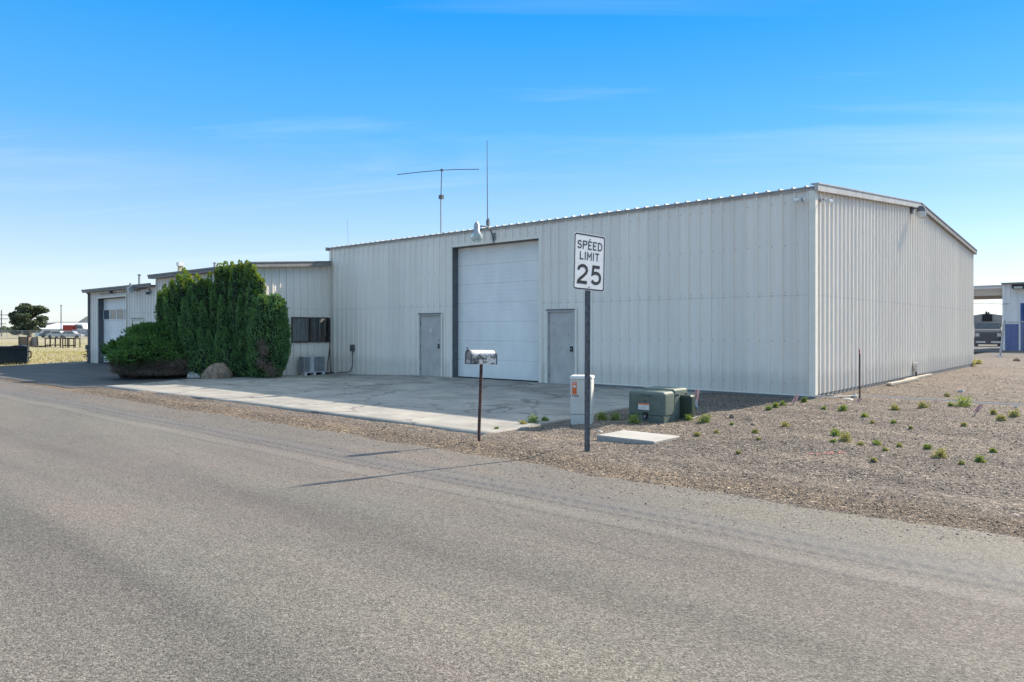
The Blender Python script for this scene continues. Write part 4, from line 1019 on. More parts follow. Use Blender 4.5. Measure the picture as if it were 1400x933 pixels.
# TALL HEDGE
hp=G(310,516); hp=P2(310,27.5); hp.z=gz(hp.x,hp.y)
hr=empty('evergreen_hedge',(hp.x,hp.y,hp.z),'tall dark clump of upright evergreen spires with yellow-green tips before the office wing','hedge')
LV=Leaves(); core=MB()
def rel(u,v,Y): p=P2(u,Y,CZ-(v-V0)/F*Y); return p-hp
tops=[(219,404,-15),(227,396,-12),(236,388,-9),(246,381,-6),(254,373,-4),(264,386,-2),(273,381,0),(284,384,0),(295,371,0),(304,363,0),(313,368,0),(322,365,0),(332,366,0),(341,361,0),(347,366,0),(353,378,0)]
for i,(u,v,bw) in enumerate(tops):
    for q in (0,1):
        uu=u+q*4.5; ub=266+(uu-219)*.60+max(0,uu-330)*.25; Yd=28.1+.3*math.sin(i*2.1+q*3)-max(0,uu-300)*.028
        spire(LV,core,rel(ub,510,27.9+.2*math.sin(i)-max(0,uu-300)*.022),rel(uu,v-3+q*(7+4*math.sin(i*5)),Yd),.14,.235+.04*math.sin(i*3+q),1700,bow=bw*Yd/F*1.0,tipz=.87,tipmul=.9,size=.038)
for i in range(10):      # front rank : separate upright plumes with dark gaps between
    u=224+i*13.2+rng.uniform(-1.5,1.5); v=392+16*abs(math.sin(i*1.9))+rng.uniform(-6,8)
    if i<2: v+=16-8*i
    ub=266+(u-219)*.62
    spire(LV,core,rel(ub,513,27.3+rng.uniform(-.1,.15)),rel(u,v,27.35+(.28 if i%2 else -.1)-max(0,u-310)*.018),.10,.215+rng.uniform(-.03,.02),3300,bow=-(10-i)*.5*27/F*1.6,tip=0,size=.034,power=.8,jit=.14)
for i in range(9):      # lower plumes in front
    u=246+i*12.6+rng.uniform(-2,2); v=432+22*abs(math.sin(i*1.37))+rng.uniform(-5,8)
    ub=268+(u-236)*.72
    spire(LV,core,rel(ub,516,26.95),rel(u,v,27.05+rng.uniform(-.1,.2)),.10,.205+rng.uniform(-.03,.03),2600,bow=-(9-i)*.35*27/F,tip=0,size=.034,power=.8,jit=.14)
for i in range(8):
    u=270+i*11; spire(LV,core,rel(u,516,26.85),rel(u-3,480-10*math.sin(i*1.9),26.8),.22,.27,900,tip=0,size=.038)
for i in range(14):      # wispy leaders
    u=[218,226,234,243,252,260,270,286,299,309,318,328,338,347][i]; v=[401,392,386,379,370,379,378,376,364,361,362,360,360,366][i]
    spire(LV,None,rel(u,v+14,28-max(0,u-300)*.028),rel(u+rng.uniform(-1,1),v-4,28-max(0,u-300)*.028),.04,.10,240,tip=1,tipz=.0,size=.034)
LV.build('foliage',[m_arb,m_arbtip],hr); core.build('inner_filler',m_core,hr)  # opaque filler tubes added inside the plumes, dark as the shade between them
# RIGHT LOWER SHRUB
hp2=P2(370,26.35); hp2.z=gz(hp2.x,hp2.y)
hr2=empty('round_shrub',hp2,'lower rounded evergreen shrub with bare brown patch, right end of the tall hedge','shrub')
LV=Leaves(); core=MB()
def rel2(u,v,Y): p=P2(u,Y,CZ-(v-V0)/F*Y); return p-hp2
for i,(u,v,ub,rm) in enumerate([(358,403,352,.38),(366,404,360,.38),(374,402,368,.40),(381,408,374,.38),(352,396,348,.36),(384,418,376,.26),(383,440,372,.34),(372,425,366,.4),(360,425,356,.4),(350,430,352,.4),(381,465,370,.33)]):
    spire(LV,core,rel2(ub+2,515,26.3),rel2(u+2,v,26.3+.25*math.sin(i*2)),.2,rm*.86,2300,bow=(.10 if u>372 else 0),tip=(1 if i==4 else 0),tipz=.9,size=.042,power=.42)
LV.build('foliage',[m_arb,m_arbtip],hr2); core.build('inner_filler',m_core,hr2)
tw=Leaves(); 
for (u,v,Y,s,n) in ((357,470,25.86,.13,500),(361,480,25.84,.17,700),(356,496,25.82,.15,500),(366,503,25.9,.20,500),(374,509,25.95,.2,350)):
    c=np.array(rel2(u,v,Y)); P=c+rng.normal(size=(n,3))*np.array([s,s,s*1.1])*.5; V,Fq=leafquads(P,.016,np.array([[0,0,.2]]),1,5); tw.add(V,Fq,0)
tw.build('bare_twigs',m_dead,hr2)
# JUNIPER
jp=P2(198,27.6); jp.z=gz(jp.x,jp.y)
jr=empty('juniper_bush',jp,'wide sprawling green juniper with dead brown skirt left of the tall hedge','shrub')
LV=Leaves(); core=MB(); tw=Leaves()
def relj(u,v,Y): p=P2(u,Y,CZ-(v-V0)/F*Y); return p-jp
lobes=[(212,455,27.8,.75,.32,9,0),(226,462,27.9,.7,.4,8,0),(196,452,27.9,.55,.2,-6,0),(232,452,28,.5,.35,6,0),(184,470,27.6,.6,.3,-9,0),(205,470,27.2,.9,.4,0,0),(168,478,27.5,.5,.25,-9,0),(175,468,27.9,.35,.15,-8,0),(156,478,27.4,.28,.18,-6,0),(190,485,26.9,.9,.35,0,0),(222,480,27.1,.9,.4,0,0),(163,488,27.2,.35,.2,0,0),(240,470,27.6,.5,.5,0,0),(203,446,28,.35,.12,-8,0),(185,459,27.8,.3,.1,-6,0),(225,446,28.2,.4,.15,8,0)]
for (u,v,Y,rx_,rz_,ln,_) in lobes:
    c=np.array(relj(u,v,Y)); n=int(2600*(rx_/.6)**1.3)
    d=rng.normal(size=(n,3)); d/=np.linalg.norm(d,axis=1,keepdims=True); rad=(1-.4*rng.uniform(0,1,n)**1.5)[:,None]
    sp=1+.28*np.sin(d[:,0:1]*9+u)*np.sin(d[:,1:2]*8)+.15*np.sin(d[:,2:3]*17+v)
    P=c+d*rad*sp*np.array([rx_,rx_,rz_]); V,Fq=leafquads(P,.035,np.array([[0,0,.5]]),.4,3.2,d*1.0); LV.add(V,Fq,0)
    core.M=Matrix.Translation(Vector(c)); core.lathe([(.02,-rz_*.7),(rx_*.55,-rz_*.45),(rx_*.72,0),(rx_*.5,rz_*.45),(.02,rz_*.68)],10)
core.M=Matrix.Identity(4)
# sprays poking out
for k in range(150):
    u=rng.uniform(147,248); v=452+26*abs((u-214)/66)**1.3+rng.uniform(-6,16); Y=27.6+rng.uniform(-.6,.5); n=150
    a=np.array(relj(u,v+5,Y)); side=(u-205)/60; e=np.array(relj(u+side*10+rng.uniform(-3,3),v-4+rng.uniform(-2,2),Y-rng.uniform(0,.4)))
    t=rng.uniform(0,1,n)[:,None]; P=a+(e-a)*t+rng.normal(size=(n,3))*.045*(1.2-t); dd=(e-a)/np.linalg.norm(e-a); V,Fq=leafquads(P,.026,dd[None]*1.2,.5,3); LV.add(V,Fq,0)
for (uu,vv,su,nn) in ((176,496,.22,500),(190,503,.18,350),(214,492,.3,700),(158,492,.2,400),(238,488,.3,600)):
    c=np.array(relj(uu,vv,26.75)); P=c+rng.normal(size=(nn,3))*np.array([su,su,su*.5])*.6; P[:,2]=np.maximum(P[:,2],.03); V,Fq=leafquads(P,.03,np.array([[0,0,.6]]),.5,3); LV.add(V,Fq,0)
LV.build('foliage',m_jun,jr)
for (uu,vv,su,sv,nn) in ((170,509,.4,.12,1600),(190,510,.45,.13,2000),(212,510,.5,.13,2200),(232,510,.5,.13,2000),(250,510,.35,.12,1200),(158,500,.22,.16,900),(168,494,.32,.22,1500),(180,503,.34,.18,1700),(192,497,.38,.22,2000),(206,505,.4,.16,1800),(218,498,.42,.24,2200),(232,502,.42,.24,2200),(245,500,.32,.26,1700),(254,503,.25,.22,1000),(262,508,.2,.12,500),(163,508,.25,.08,600),(200,510,.5,.07,900),(236,511,.5,.07,800)):
    c=np.array(relj(uu,vv-2,26.85)); d=rng.normal(size=(nn,3)); d/=np.linalg.norm(d,axis=1,keepdims=True)
    P=c+d*(.4+.6*rng.uniform(0,1,nn)[:,None])*np.array([su,su,sv])*1.25; P[:,2]=np.maximum(P[:,2],.015+.03*rng.uniform(0,1,nn))
    V,Fq=leafquads(P,.013,np.array([[0,0,.2]]),1,7,d*.5); tw.add(V,Fq,0)
tw.build('dead_skirt',m_dead,jr)
core.mi=1
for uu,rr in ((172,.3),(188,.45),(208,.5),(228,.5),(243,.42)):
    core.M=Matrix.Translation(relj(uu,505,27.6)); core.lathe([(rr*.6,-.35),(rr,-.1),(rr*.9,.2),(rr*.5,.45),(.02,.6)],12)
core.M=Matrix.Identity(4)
core.build('inner_filler',[m_core,m_dcore],jr)  # opaque filler lumps added behind the leaves and twigs, coloured dark like inner shade
# planting bed mulch under the shrubs
patch('planting_bed',[(-28.3,-3.2),(-28.1,-4.3),(-26.5,-5.4),(-24,-5.8),(-21.2,-5.6),(-19.45,-5.0),(-19.4,-3.2)][::-1],-.13+.0,mat('bark_mulch',(.09,.065,.05),.95,var=.3,scale=12,bump=1))
bed=bpy.data.objects['planting_bed']
for v in bed.data.vertices: v.co.z=gz(v.co.x,v.co.y)+.03
# low grey-green ground cover between the rocks
LV=Leaves(); gp=G(281,516)
n=1500; P=np.stack([rng.normal(0,.28,n),rng.normal(0,.16,n),np.abs(rng.normal(0,.06,n))+.02],1); V,Fq=leafquads(P,.02,np.array([[0,0,.7]]),.6,3); LV.add(V,Fq,0)
o=LV.build('ground_cover',leafmat('bluish_leaf',(.05,.09,.075),(.10,.15,.12),.1,1.2),None,loc=gp); o.rotation_euler.z=YAW; tag(o,'low blue-green creeping plant between the two rocks','plant')
# ---------------------------------------------------------------- WEEDS
def weed(u,v,w,label,mi=0,h=None,grp='weeds in the gravel lot',n=None):
    p=G(u,v); p.z=gnd(p.x,p.y); px=depth(p)/F; wr=w*px/2; hh=(h or w*.58)*px
    n=n or int(90+w*13); LV=Leaves()
    ns=max(3,int(w/3)); 
    for k in range(ns):
        a=rng.uniform(0,6.28); rr=0 if k==0 else wr*rng.uniform(0,.5 if w<15 else .36); c=np.array([rr*math.cos(a),rr*math.sin(a),0]); H=hh*rng.uniform(.5,1.0)*(1-.3*rr/wr)
        nn=max(12,n//ns); t=rng.uniform(0,1,nn)
        tipd=np.array([math.cos(a)*.25*wr,math.sin(a)*.25*wr,H]); P=c+tipd*t[:,None]+rng.normal(size=(nn,3))*np.array([wr*.27,wr*.27,H*.10]); P[:,2]=np.abs(P[:,2])+.004
        V,Fq=leafquads(P,max(.010,px*.95)*rng.uniform(.8,1.3),np.array([[0,0,.6]]),.85,3.0); LV.add(V,Fq,0)
    nn=n//2+20; a=rng.uniform(0,6.28,nn); q=np.sqrt(rng.uniform(0,1,nn))*wr*.8; P=np.stack([q*np.cos(a),q*np.sin(a),.004+np.abs(rng.normal(0,.012,nn))],1)
    V,Fq=leafquads(P,max(.010,px*.8),np.array([[0,0,.25]]),.9,3.0); LV.add(V,Fq,0)
    o=LV.build('weed',m_weed if mi==0 else m_weedd,None,loc=p); tag(o,label,'weed',grp); return o
WE=[(1152,562,15,'bushy green weed below the string line left of centre',0),(1126,560,9,'small green weed left of the bushy one below the string',0),(1182,571,11,'green weed just below right of the rusty stake',0),
(1224,560,15,'wide pale weed right of the rusty stake under the string',1),(1263,559,14,'pale spreading weed under the string mid-lot',1),(1221,580,9,'green weed below the wide pale one mid-lot',0),(1193,580,6,'tiny weed left of the mid-lot green weed',1),
(1142,597,17,'tallest bright green weed at the left of the lot',0),(1155,608,22,'wide yellow-green weed just below the tallest one',1),(1138,612,8,'small green weed at the lower left foot of the tallest weed',0),(1200,611,12,'round dark green weed in the middle of the lot',0),(1177,611,11,'pale upright weed left of the round dark one',1),
(1230,614,9,'thin pale weed right of the round dark one',1),(1211,622,10,'yellowish weed beside the flat whitish stone',1),(1267,617,11,'upright green weed in the centre of the lot',0),(1284,630,24,'sprawling dried weed right of the centre',1),(1315,640,10,'dry upright weed left of the two big right-hand ones',1),
(1340,634,17,'largest leafy green weed at the lower right',0),(1357,621,10,'dark green weed up right of the largest leafy one',0),(1318,584,9,'low green weed below the pale pink stake',1),(1316,557,26,'broad green weed patch left of the pale pink stake',0),(1300,556,8,'green weed at the left end of the broad patch',0),
(1359,567,10,'pale weed right of the pale pink stake',1),(1369,576,15,'yellow weed at the far right of the lot',1),(1387,571,17,'yellow-green weed nearest the right edge',1),(1295,543,8,'small weed far back beyond the string line',1),(1195,634,10,'faint dry weed below the flat whitish stone',1),(1245,588,6,'tiny pale weed in the open middle',1),
(1071,556,11,'right end weed of the leafy row along the shadow edge',0),(1061,558,11,'middle weed of the leafy row along the shadow edge',0),(1051,561,10,'left end weed of the leafy row along the shadow edge',0),(1099,550,10,'green weed at the warehouse corner',0),(964,579,20,'broad bright weed on the shadow edge right of the transformer',0),(942,576,14,'green weed at the foot of the dark green pedestal',0),(954,599,10,'low weed right of the vault lid',1),
(980,598,9,'faint weed second right of the vault lid',1),(1032,599,10,'green weed below the mound mid-left',1),(1038,611,6,'tiny weed under the mid-left green one',1),(1010,622,7,'lonely pale weed at the lower left of the lot',1),(1075,585,14,'straggly pale weed mid-left of the lot',1),(1000,583,6,'small weed beside the dark clod on the mound',0),
(728,579,22,'bright green weed at the slab corner left of the pedestal',0),(716,581,12,'yellow-green weed touching the slab corner',1),(744,577,14,'shaded weed just left of the utility pedestal',0),(678,588,8,'small green weed on the slab edge beside the mailbox post',0),
(824,575,20,'shaded grass tuft between the utility pedestal and the transformer',0),(842,577,20,'shaded grass tuft against the left side of the transformer',0),(868,581,22,'green growth at the foot of the transformer front',0),(1326,501,20,'yellow-green weeds at the far end of the gable wall',1),(1337,498,14,'yellow weeds beside the far corner of the warehouse',1)]
for u,v,w,l,mi in WE: weed(u,v,w,l,mi)
# ---------------------------------------------------------------- loose stones & straw scatter (countless)
def scatter(name,n,ufun,accept,pxr,minm,maxm,m,label,flat=.6,strawy=False):
    octv=np.array([(1,0,0),(0,1,0),(-1,0,0),(0,-1,0),(0,0,1),(0,0,-.6)],float)
    octf=np.array([(0,1,4),(1,2,4),(2,3,4),(3,0,4),(1,0,5),(2,1,5),(3,2,5),(0,3,5)])
    Vs=[];Fs=[];k=0;c=0
    while c<n:
        u=rng.uniform(-60,1460); v=ufun(); p=G0(u,v)
        if not accept(p.x,p.y): k+=1; continue
        c+=1; Yd=depth(p); s=min(maxm,max(minm,rng.gamma(2.0,.5)*pxr*Yd/F))
        q=octv.copy(); q+=rng.normal(size=(6,3))*.22
        if strawy: q*=np.array([2.6,.22,.15])
        else: q*=np.array([1,.8,flat])
        a=rng.uniform(0,6.28); ca,sa=math.cos(a),math.sin(a)
        q=np.stack([q[:,0]*ca-q[:,1]*sa,q[:,0]*sa+q[:,1]*ca,q[:,2]],1)*s*.5
        q+=np.array([p.x,p.y,gnd(p.x,p.y)+s*.12+.004]); Vs.append(q); Fs.append(octf+6*(c-1))
    o=arrmesh(name,np.concatenate(Vs),np.concatenate(Fs),m); tag(o,label,'gravel',kind='stuff'); return o
def G0(u,v):
    Y=F*(CZ+.12)/(v-V0); p=P2(u,Y); z=gz(p.x,p.y); Y=F*(CZ-z)/(v-V0); return P2(u,Y)
def acc(x,y):
    if y<-9.8-2.2*rng.uniform()**2.4: return False
    if y<-8.0+.0: return x>-30 and (y<-8.35 or rng.uniform()<.12)
    if x<-2.65: return False
    if x<.12 and y>-.05: return False
    return y<30
scatter('loose_gravel',52000,lambda:497+ (rng.uniform(0,1)**.8)*245,acc,1.05,.006,.035,m_stone,'loose brown and grey stones strewn over the gravel lot')
def acc2(x,y): return (-10.0<y<-8.5 and x>-18 and rng.uniform()<math.exp(-((y+9.3)/.4)**2)+.05) or (x>-2.5 and y<-1 and y>-8.5 and rng.uniform()<.25)
scatter('straw_litter',9000,lambda:530+rng.uniform(0,1)*210,acc2,.9,.008,.035,m_straw,'bits of dry straw and twigs along the road edge',strawy=True)
# ---------------------------------------------------------------- LEFT BACKGROUND
gp=P2(80,38); LV=Leaves(); n=11000
Yr=np.where(rng.uniform(size=n)<.6,rng.uniform(36,55,n),rng.uniform(50,95,n)); ur=rng.uniform(-60,124,n); P=[]
for a,b in zip(ur,Yr):
    q=P2(a,b)
    if q.x<-37.3 or q.x< -37.3: P.append((q.x,q.y,gz(q.x,q.y)+.02+abs(rng.normal(0,.035))))
P=np.array(P); V,Fq=leafquads(P,.028,np.array([[0,0,1.0]]),.5,5); LV.add(V,Fq,0)
tag(LV.build('dry_grass',m_grass,None),'dry yellow-green grass in the field beyond the garage wing','grass',kind='stuff')
# dumpster
p=G(37,498.5); 
r=empty('dumpster',(p.x,p.y,0),'dark green steel dumpster with a flared top lip at the left edge','dumpster',rz=YAW+R(30))
L_=3.0; hh=.80
m=MB(); m.prism([(-L_,-.1),(0,-.1),(.02,hh-.16),(-L_-.1,hh-.16)],0,1.6,'y'); m.build('body',m_dump,r)
m=MB(); m.box(-L_-.12,.0,-.05,1.65,hh-.155,hh-.10); m.box(-L_-.16,.05,-.02,1.62,hh-.095,hh-.02); m.prism([(-.75,hh-.02),(-.1,hh-.02),(-.2,hh+.02),(-.6,hh+.02)],.1,1.5,'y'); m.build('lid',m_dark,r)
for q in (-.6,-1.4,-2.2):
    m=MB(); m.box(q,q+.07,-.04,-.001,-.05,hh-.16); m.build('rib',m_dump,r)
m=MB(); m.tube([(.01,.5,.50),(.12,.5,.50),(.15,.5,.40),(.13,.5,.18),(.02,.5,.15)],.035,8); m.build('hook',m_dark,r)
# wooden crate, leaning panel, pallet, benches
def place(name,u,Y,label,cat,rz=YAW,z=0,grp=None): return empty(name,P2(u,Y,z),label,cat,grp,rz)
s=70/F
r=place('wooden_crate',32.5,70,'tall weathered wooden crate standing in the dry field behind the dumpster','crate')
m=MB()
for k in range(6): m.box(-.48+k*.16,-.48+k*.16+.15,0,.03,.05,1.0)
m.box(-.45,.45,.05,.8,.05,.95); m.build('slatted_side',m_brown,r)
m=MB(); m.box(-.50,-.42,-.03,-.001,0,1.05); m.box(.36,.47,-.03,-.001,0,1.03); m.build('corner_post',m_dwood,r)
r=place('plywood_panel',46.5,70.5,'grey plywood panel leaning beside the wooden crate','panel')
m=MB(); m.prism([(-.45,0),(.40,0),(.30,1.0),(-.42,.95)],0,.05,'y'); m.build('sheet',mat('grey_ply',(.30,.28,.26),.8),r); m=MB(); m.prism([(.36,0),(.46,0),(.36,1.05),(.27,1.05)],-.05,-.001,'y'); m.build('brace',m_dwood,r)
r=place('pallet',53,69,'flat wooden pallet lying in the dry grass between crate and benches','pallet')
m=MB(); 
for k in range(5): m.box(-.7,.55,.0+k*.22,.16+k*.22,.12,.16)
for k in (-.7,-.1,.45): m.box(k,k+.1,0,1.1,0,.119)
m.build('boards',m_brown,r)
def bench(u,wpx,Y,label):
    r=place('work_bench',u,Y,label,'bench',grp='dark wooden benches in the field'); w=wpx*Y/F
    m=MB(); m.box(-w/2,w/2,0,.8,.82,.93); m.build('top_frame',m_dwood,r)
    n=max(2,int(w/.42)); 
    for k in range(n+1):
        x=-w/2+.03+(w-.06)*k/n
        m=MB(); m.box(x-.035,x+.035,0,.07,-.02,.819); m.build('leg',m_dwood,r)
        m=MB(); m.box(x-.035,x+.035,.73,.80,-.02,.819); m.build('leg',m_dwood,r)
    m=MB(); m.box(-w/2,w/2,.075,.12,.18,.27); m.build('stretcher',m_dwood,r)
bench(72,22,69,'left dark wooden slatted bench in the dry field'); bench(94,18,67,'right dark wooden slatted bench in the dry field')
# chain link fence
def fence(name,pts,h,label,step,rail=.03,mid=False,post=.03):
    r=empty(name,(pts[0][0],pts[0][1],0),label,'fence'); o=Vector((pts[0][0],pts[0][1],0))
    for a,b in zip(pts,pts[1:]):
        a=Vector((a[0],a[1],0))-o;b=Vector((b[0],b[1],0))-o; L_=(b-a).length; n=max(1,round(L_/step)); ang=math.atan2((b-a).y,(b-a).x)
        for k in range(n+1):
            c=a.lerp(b,k/n); m=MB(); m.tube([c+Vector((0,0,-.1)),c+Vector((0,0,h+.05))],post,6); m.split('post',m_steel,r)
        m=MB(); m.tube([a+Vector((0,0,h)),b+Vector((0,0,h))],rail,6); m.build('top_rail',m_steel,r)
        m=MB(); m.box(0,L_,-.004,.004,.03,h-.03); q=m.build('mesh',m_chain,r,loc=a,rz=ang)
    return r
A=P2(-70,128);B=P2(150,128)
fence('chain_link_fence',[(A.x,A.y),(B.x,B.y)],1.55,'long galvanised chain-link fence across the back of the dry field',2.6,.035)
# white shed & far buildings
def shed(name,u0,u1,Y,ze,zr,dep,label,mw,mr,gable_left=None,rz=YAW):
    w=(u1-u0)*Y/F; r=empty(name,P2(u0,Y),label,'building',rz=rz)
    m=MB(); m.box(0,w,0,dep,-.2,ze); m.build('wall',mw,r)
    m=MB(); m.prism([(-.3,ze-.05),(dep/2,zr),(dep+.3,ze-.05),(dep+.3,ze+.15),(dep/2,zr+.2),(-.3,ze+.15)],-.3,w+.3,'x'); m.build('roof',mr,r); 
    m=MB(); m.add([(0,0,ze),(0,dep,ze),(0,dep/2,zr),(w,0,ze),(w,dep,ze),(w,dep/2,zr)],[(0,2,1),(3,4,5)]); m.build('gable',mw,r)
    return r,w
m_brt=mat('bright_metal_roof',(.82,.83,.84),.4,.1,var=.03); m_ltan=mat('pale_wall',(.50,.47,.44),.8)
r,w=shed('storage_shed',48,128,205,1.9,3.55,16,'long low white-roofed shed beyond the chain-link fence',m_bwhite,m_brt,rz=YAW-R(12))
m=MB(); 
for k in (3.,7.5,12): m.box(k,k+2.2,-.05,-.001,0,1.6)
m.split('bay_door',m_jamb,r)
r,w=shed('far_warehouse',58,118,262,4.0,4.6,20,'grey-roofed far warehouse behind the white shed',m_ltan,mat('grey_far_roof',(.22,.20,.19),.7),rz=YAW)
m=MB(); m.box(2,4,-.05,-.001,1,2.4); m.box(8,10,-.05,-.001,1,2.4); m.split('window',m_jamb,r)
Yg=250; r=empty('gabled_barn',P2(116,Yg),'pale gabled barn just left of the garage wing','building',rz=YAW)
m=MB(); m.prism([(-3,0),(4,0),(4,4.0),(.9,6.2),(-3,3.6)],0,12,'y'); m.build('wall',m_ltan,r); m=MB(); m.prism([(-3.2,3.55),(.9,6.25),(4.3,4.0),(4.3,4.25),(.9,6.55),(-3.2,3.8)],-.3,12.3,'y'); m.build('roof',m_brt,r)
m=MB(); m.box(.3,1.5,-.05,-.001,3.0,4.0); m.split('window',m_jamb,r)
# red trailer
def vehicle(name,u,Y,L_,mb_,label,cat,hgt=1.5,van=False,grp=None):
    r=empty(name,P2(u,Y),label,cat,grp,rz=YAW+R(4))
    m=MB()
    if van: m.prism([(-L_/2,.35),(L_/2,.35),(L_/2,hgt*.55),(L_/2-.5,hgt*.62),(L_/2-.9,hgt),(-L_/2,hgt)],0,1.9,'y')
    else: m.prism([(-L_/2,.35),(L_/2,.35),(L_/2,.8),(L_/2-1.1,.92),(L_/2-1.7,hgt),(-L_/2+1.2,hgt),(-L_/2+.5,.95),(-L_/2,.85)],0,1.75,'y')
    m.build('body',mb_,r)
    m=MB(); 
    if van: m.box(L_/2-1.35,L_/2-.75,-.02,-.001,hgt*.62,hgt*.9)
    else: m.prism([(L_/2-1.35,.95),(L_/2-1.8,hgt-.08),(-L_/2+1.3,hgt-.08),(-L_/2+.8,.95)],-.02,-.001,'y')
    m.build('window',m_dpane,r)
    for x in (-L_/2+.8,L_/2-.85):
        m=MB(); m.tube([(x,-.03,.33),(x,.2,.33)],.33,12); m.build('wheel',m_rubber,r)
    m=MB(); m.box(L_/2-.001,L_/2+.02,.1,.4,.6,.75); m.build('headlight',m_paper,r)
    return r
vehicle('parked_car',78,150,4.4,m_truckw,'white parked car left of the others beyond the fence','car',1.45,grp='vehicles parked beyond the fence')
vehicle('parked_car',68,158,4.4,mat('car_blue',(.08,.10,.16),.4),'dark blue parked car beyond the fence','car',1.4,grp='vehicles parked beyond the fence')
vehicle('parked_van',113,150,4.2,mat('van_grey',(.35,.36,.38),.4),'grey parked van near the garage wing beyond the fence','van',1.75,True,grp='vehicles parked beyond the fence')
vehicle('parked_car',95,148,4.5,mat('car_silver',(.45,.46,.48),.35,.4),'silver parked car in the middle beyond the fence','car',1.45,grp='vehicles parked beyond the fence')
r=empty('red_trailer',P2(96,185),'red box trailer with white lettering beyond the fence','trailer',rz=YAW)
m=MB(); m.box(-1.9,1.7,0,2.4,1.3,2.95); m.build('box',m_red,r)
text_mesh('TRUX',2.3,.8,m_paper,r,'lettering',lambda a,b: Vector((-1.5+a,-.02,1.7+b)),.02) if False else None
for x in (-1.1,.9):
    m=MB(); m.tube([(x,-.02,.5),(x,.3,.5)],.5,12); m.build('wheel',m_rubber,r)
m=MB(); m.box(-1.8,1.6,.1,2.3,1.0,1.3); m.build('chassis',m_dark,r)
r=empty('tractor_cab',P2(108,185),'dark tractor unit with white bonnet right of the red trailer','truck',rz=YAW)
m=MB(); m.prism([(-1.4,.8),(2.2,.8),(2.3,1.9),(1.2,2.1),(.8,3.1),(-1.0,3.2),(-1.4,2.6)],0,2.3,'y'); m.build('body',m_truckw,r)
m=MB(); m.prism([(-.8,2.1),(.8,2.05),(.6,2.8),(-.8,2.9)],-.03,-.001,'y'); m.build('window',m_dpane,r)
for x in (-.7,1.4):
    m=MB(); m.tube([(x,-.02,.5),(x,.3,.5)],.5,12); m.build('wheel',m_rubber,r)
# poles
def pole(u,Y,v0,label,cat='pole',name='utility_pole',cross=False,rr=.12):
    p=P2(u,Y); H=CZ+(V0-v0)*Y/F; r=empty(name,p,label,cat); m=MB(); m.tube([(0,0,-.3),(0,0,H)],[rr,rr*.7],8); m.build('shaft',m_post,r)
    if cross:
        for k in (.3,1.3,2.6,3.7):
            m=MB(); d=Vector((RX,RY,0))*(1.7 if k<2 else 1.2); m.tube([-d+Vector((0,0,H-k-1)),d+Vector((0,0,H-k-1))],.09,6); m.build('crossarm',m_post,r)
    else:
        m=MB(); m.tube([(0,0,H-.1),(0,0,H+.12)],rr*1.3,8); m.build('cap',m_post,r)
pole(83.5,170,418,'slim tall flagpole in front of the white shed',name='flag_pole',cat='flagpole',rr=.13)
pole(2,190,424,'utility pole with several crossarms at the left edge',cross=True,rr=.16)
# tree : trunk, limbs, leaf clumps
def tree(u,Y,v0,wpx,label,seed):
    rs=np.random.default_rng(seed); p=P2(u,Y); H=CZ+(V0-v0)*Y/F; Wd=wpx*Y/F/2
    r=empty('broadleaf_tree',p,label,'tree'); m=MB(); m.tube([(0,0,-.2),(.1,0,H*.25),(0,.1,H*.55),(0,0,H*.8)],[.45,.35,.22,.06],8)
    cl=[]
    for k in range(75):
        a=rs.uniform(0,6.28); t=rs.uniform(.12,.95); rad=Wd*math.sqrt(max(.05,1-((t-.40)/.62)**2))*rs.uniform(.35,1.0)
        c=Vector((rad*math.cos(a)+ (.12*Wd*(1 if t<.6 else -.3)),rad*math.sin(a),H*(.03+.93*t))); cl.append(c)
        if k%2==0: m.tube([(0,0,H*max(.15,t*.6)),c*.5+Vector((0,0,H*t*.35)),c],[.13,.08,.03],5)
    m.build('trunk',m_bark,r)
    L_=Leaves()
    for c in cl:
        n=420; s=Wd*rs.uniform(.2,.34); d=rs.normal(size=(n,3)); d/=np.linalg.norm(d,axis=1,keepdims=True)
        P=np.array(c)+d*(rs.uniform(.3,1,n)[:,None])*np.array([s,s,s*.6]); V,Fq=leafquads(P,.22,np.array([[0,0,.1]]),1,1.6); L_.add(V,Fq,0)
    L_.build('crown',m_tree,r)
tree(40,150,411,46,'large rounded dark tree beyond the fence at the left',3)
# distant tree belt
LV=Leaves(); n=9000; ur=rng.uniform(-250,140,n); P=[]
for a in ur:
    Y=520+rng.uniform(-15,15); q=P2(a,Y); hh=3.2+1.2*math.sin(a*.11)+.8*math.sin(a*.37); P.append((q.x,q.y,abs(rng.uniform(0,hh))))
V,Fq=leafquads(np.array(P),1.1,np.array([[0,0,.2]]),1,1.3); LV.add(V,Fq,0)
tag(LV.build('distant_trees',m_tree,None),'low far tree belt on the horizon','trees',kind='stuff')
# ---------------------------------------------------------------- RIGHT BACKGROUND
Yn=52; r=empty('neighbour_building',P2(1372,Yn),'white metal building with blue lower band and blue roll-up door at the right edge','building',rz=0); zt=CZ+(V0-389)*Yn/F; s=Yn/F
zbm=0.0; Wn=9.0
ribwall('wall',(0,0),(Wn,0),(0,-1),lambda q:2.05,lambda q:zt,[(1.12,4.6,-.2,3.35)],[m_bwhite,m_screw],r,(),pitch=.4)
ribwall('wall',(0,0),(Wn,0),(0,-1),lambda q:-.2,lambda q:2.05,[(1.12,4.6,-.3,2.06)],[m_blue,m_screw],r,(),pitch=.4)
m=MB(); m.box(.0,.0+.01,.01,12,-.2,zt); m.box(Wn-.01,Wn,.01,12,-.2,zt); m.split('wall',m_bwhite,r)
m=MB(); m.box(-.12,Wn+.2,-.22,12.2,zt-.01,zt+.10); m.build('roof',m_fascia,r)
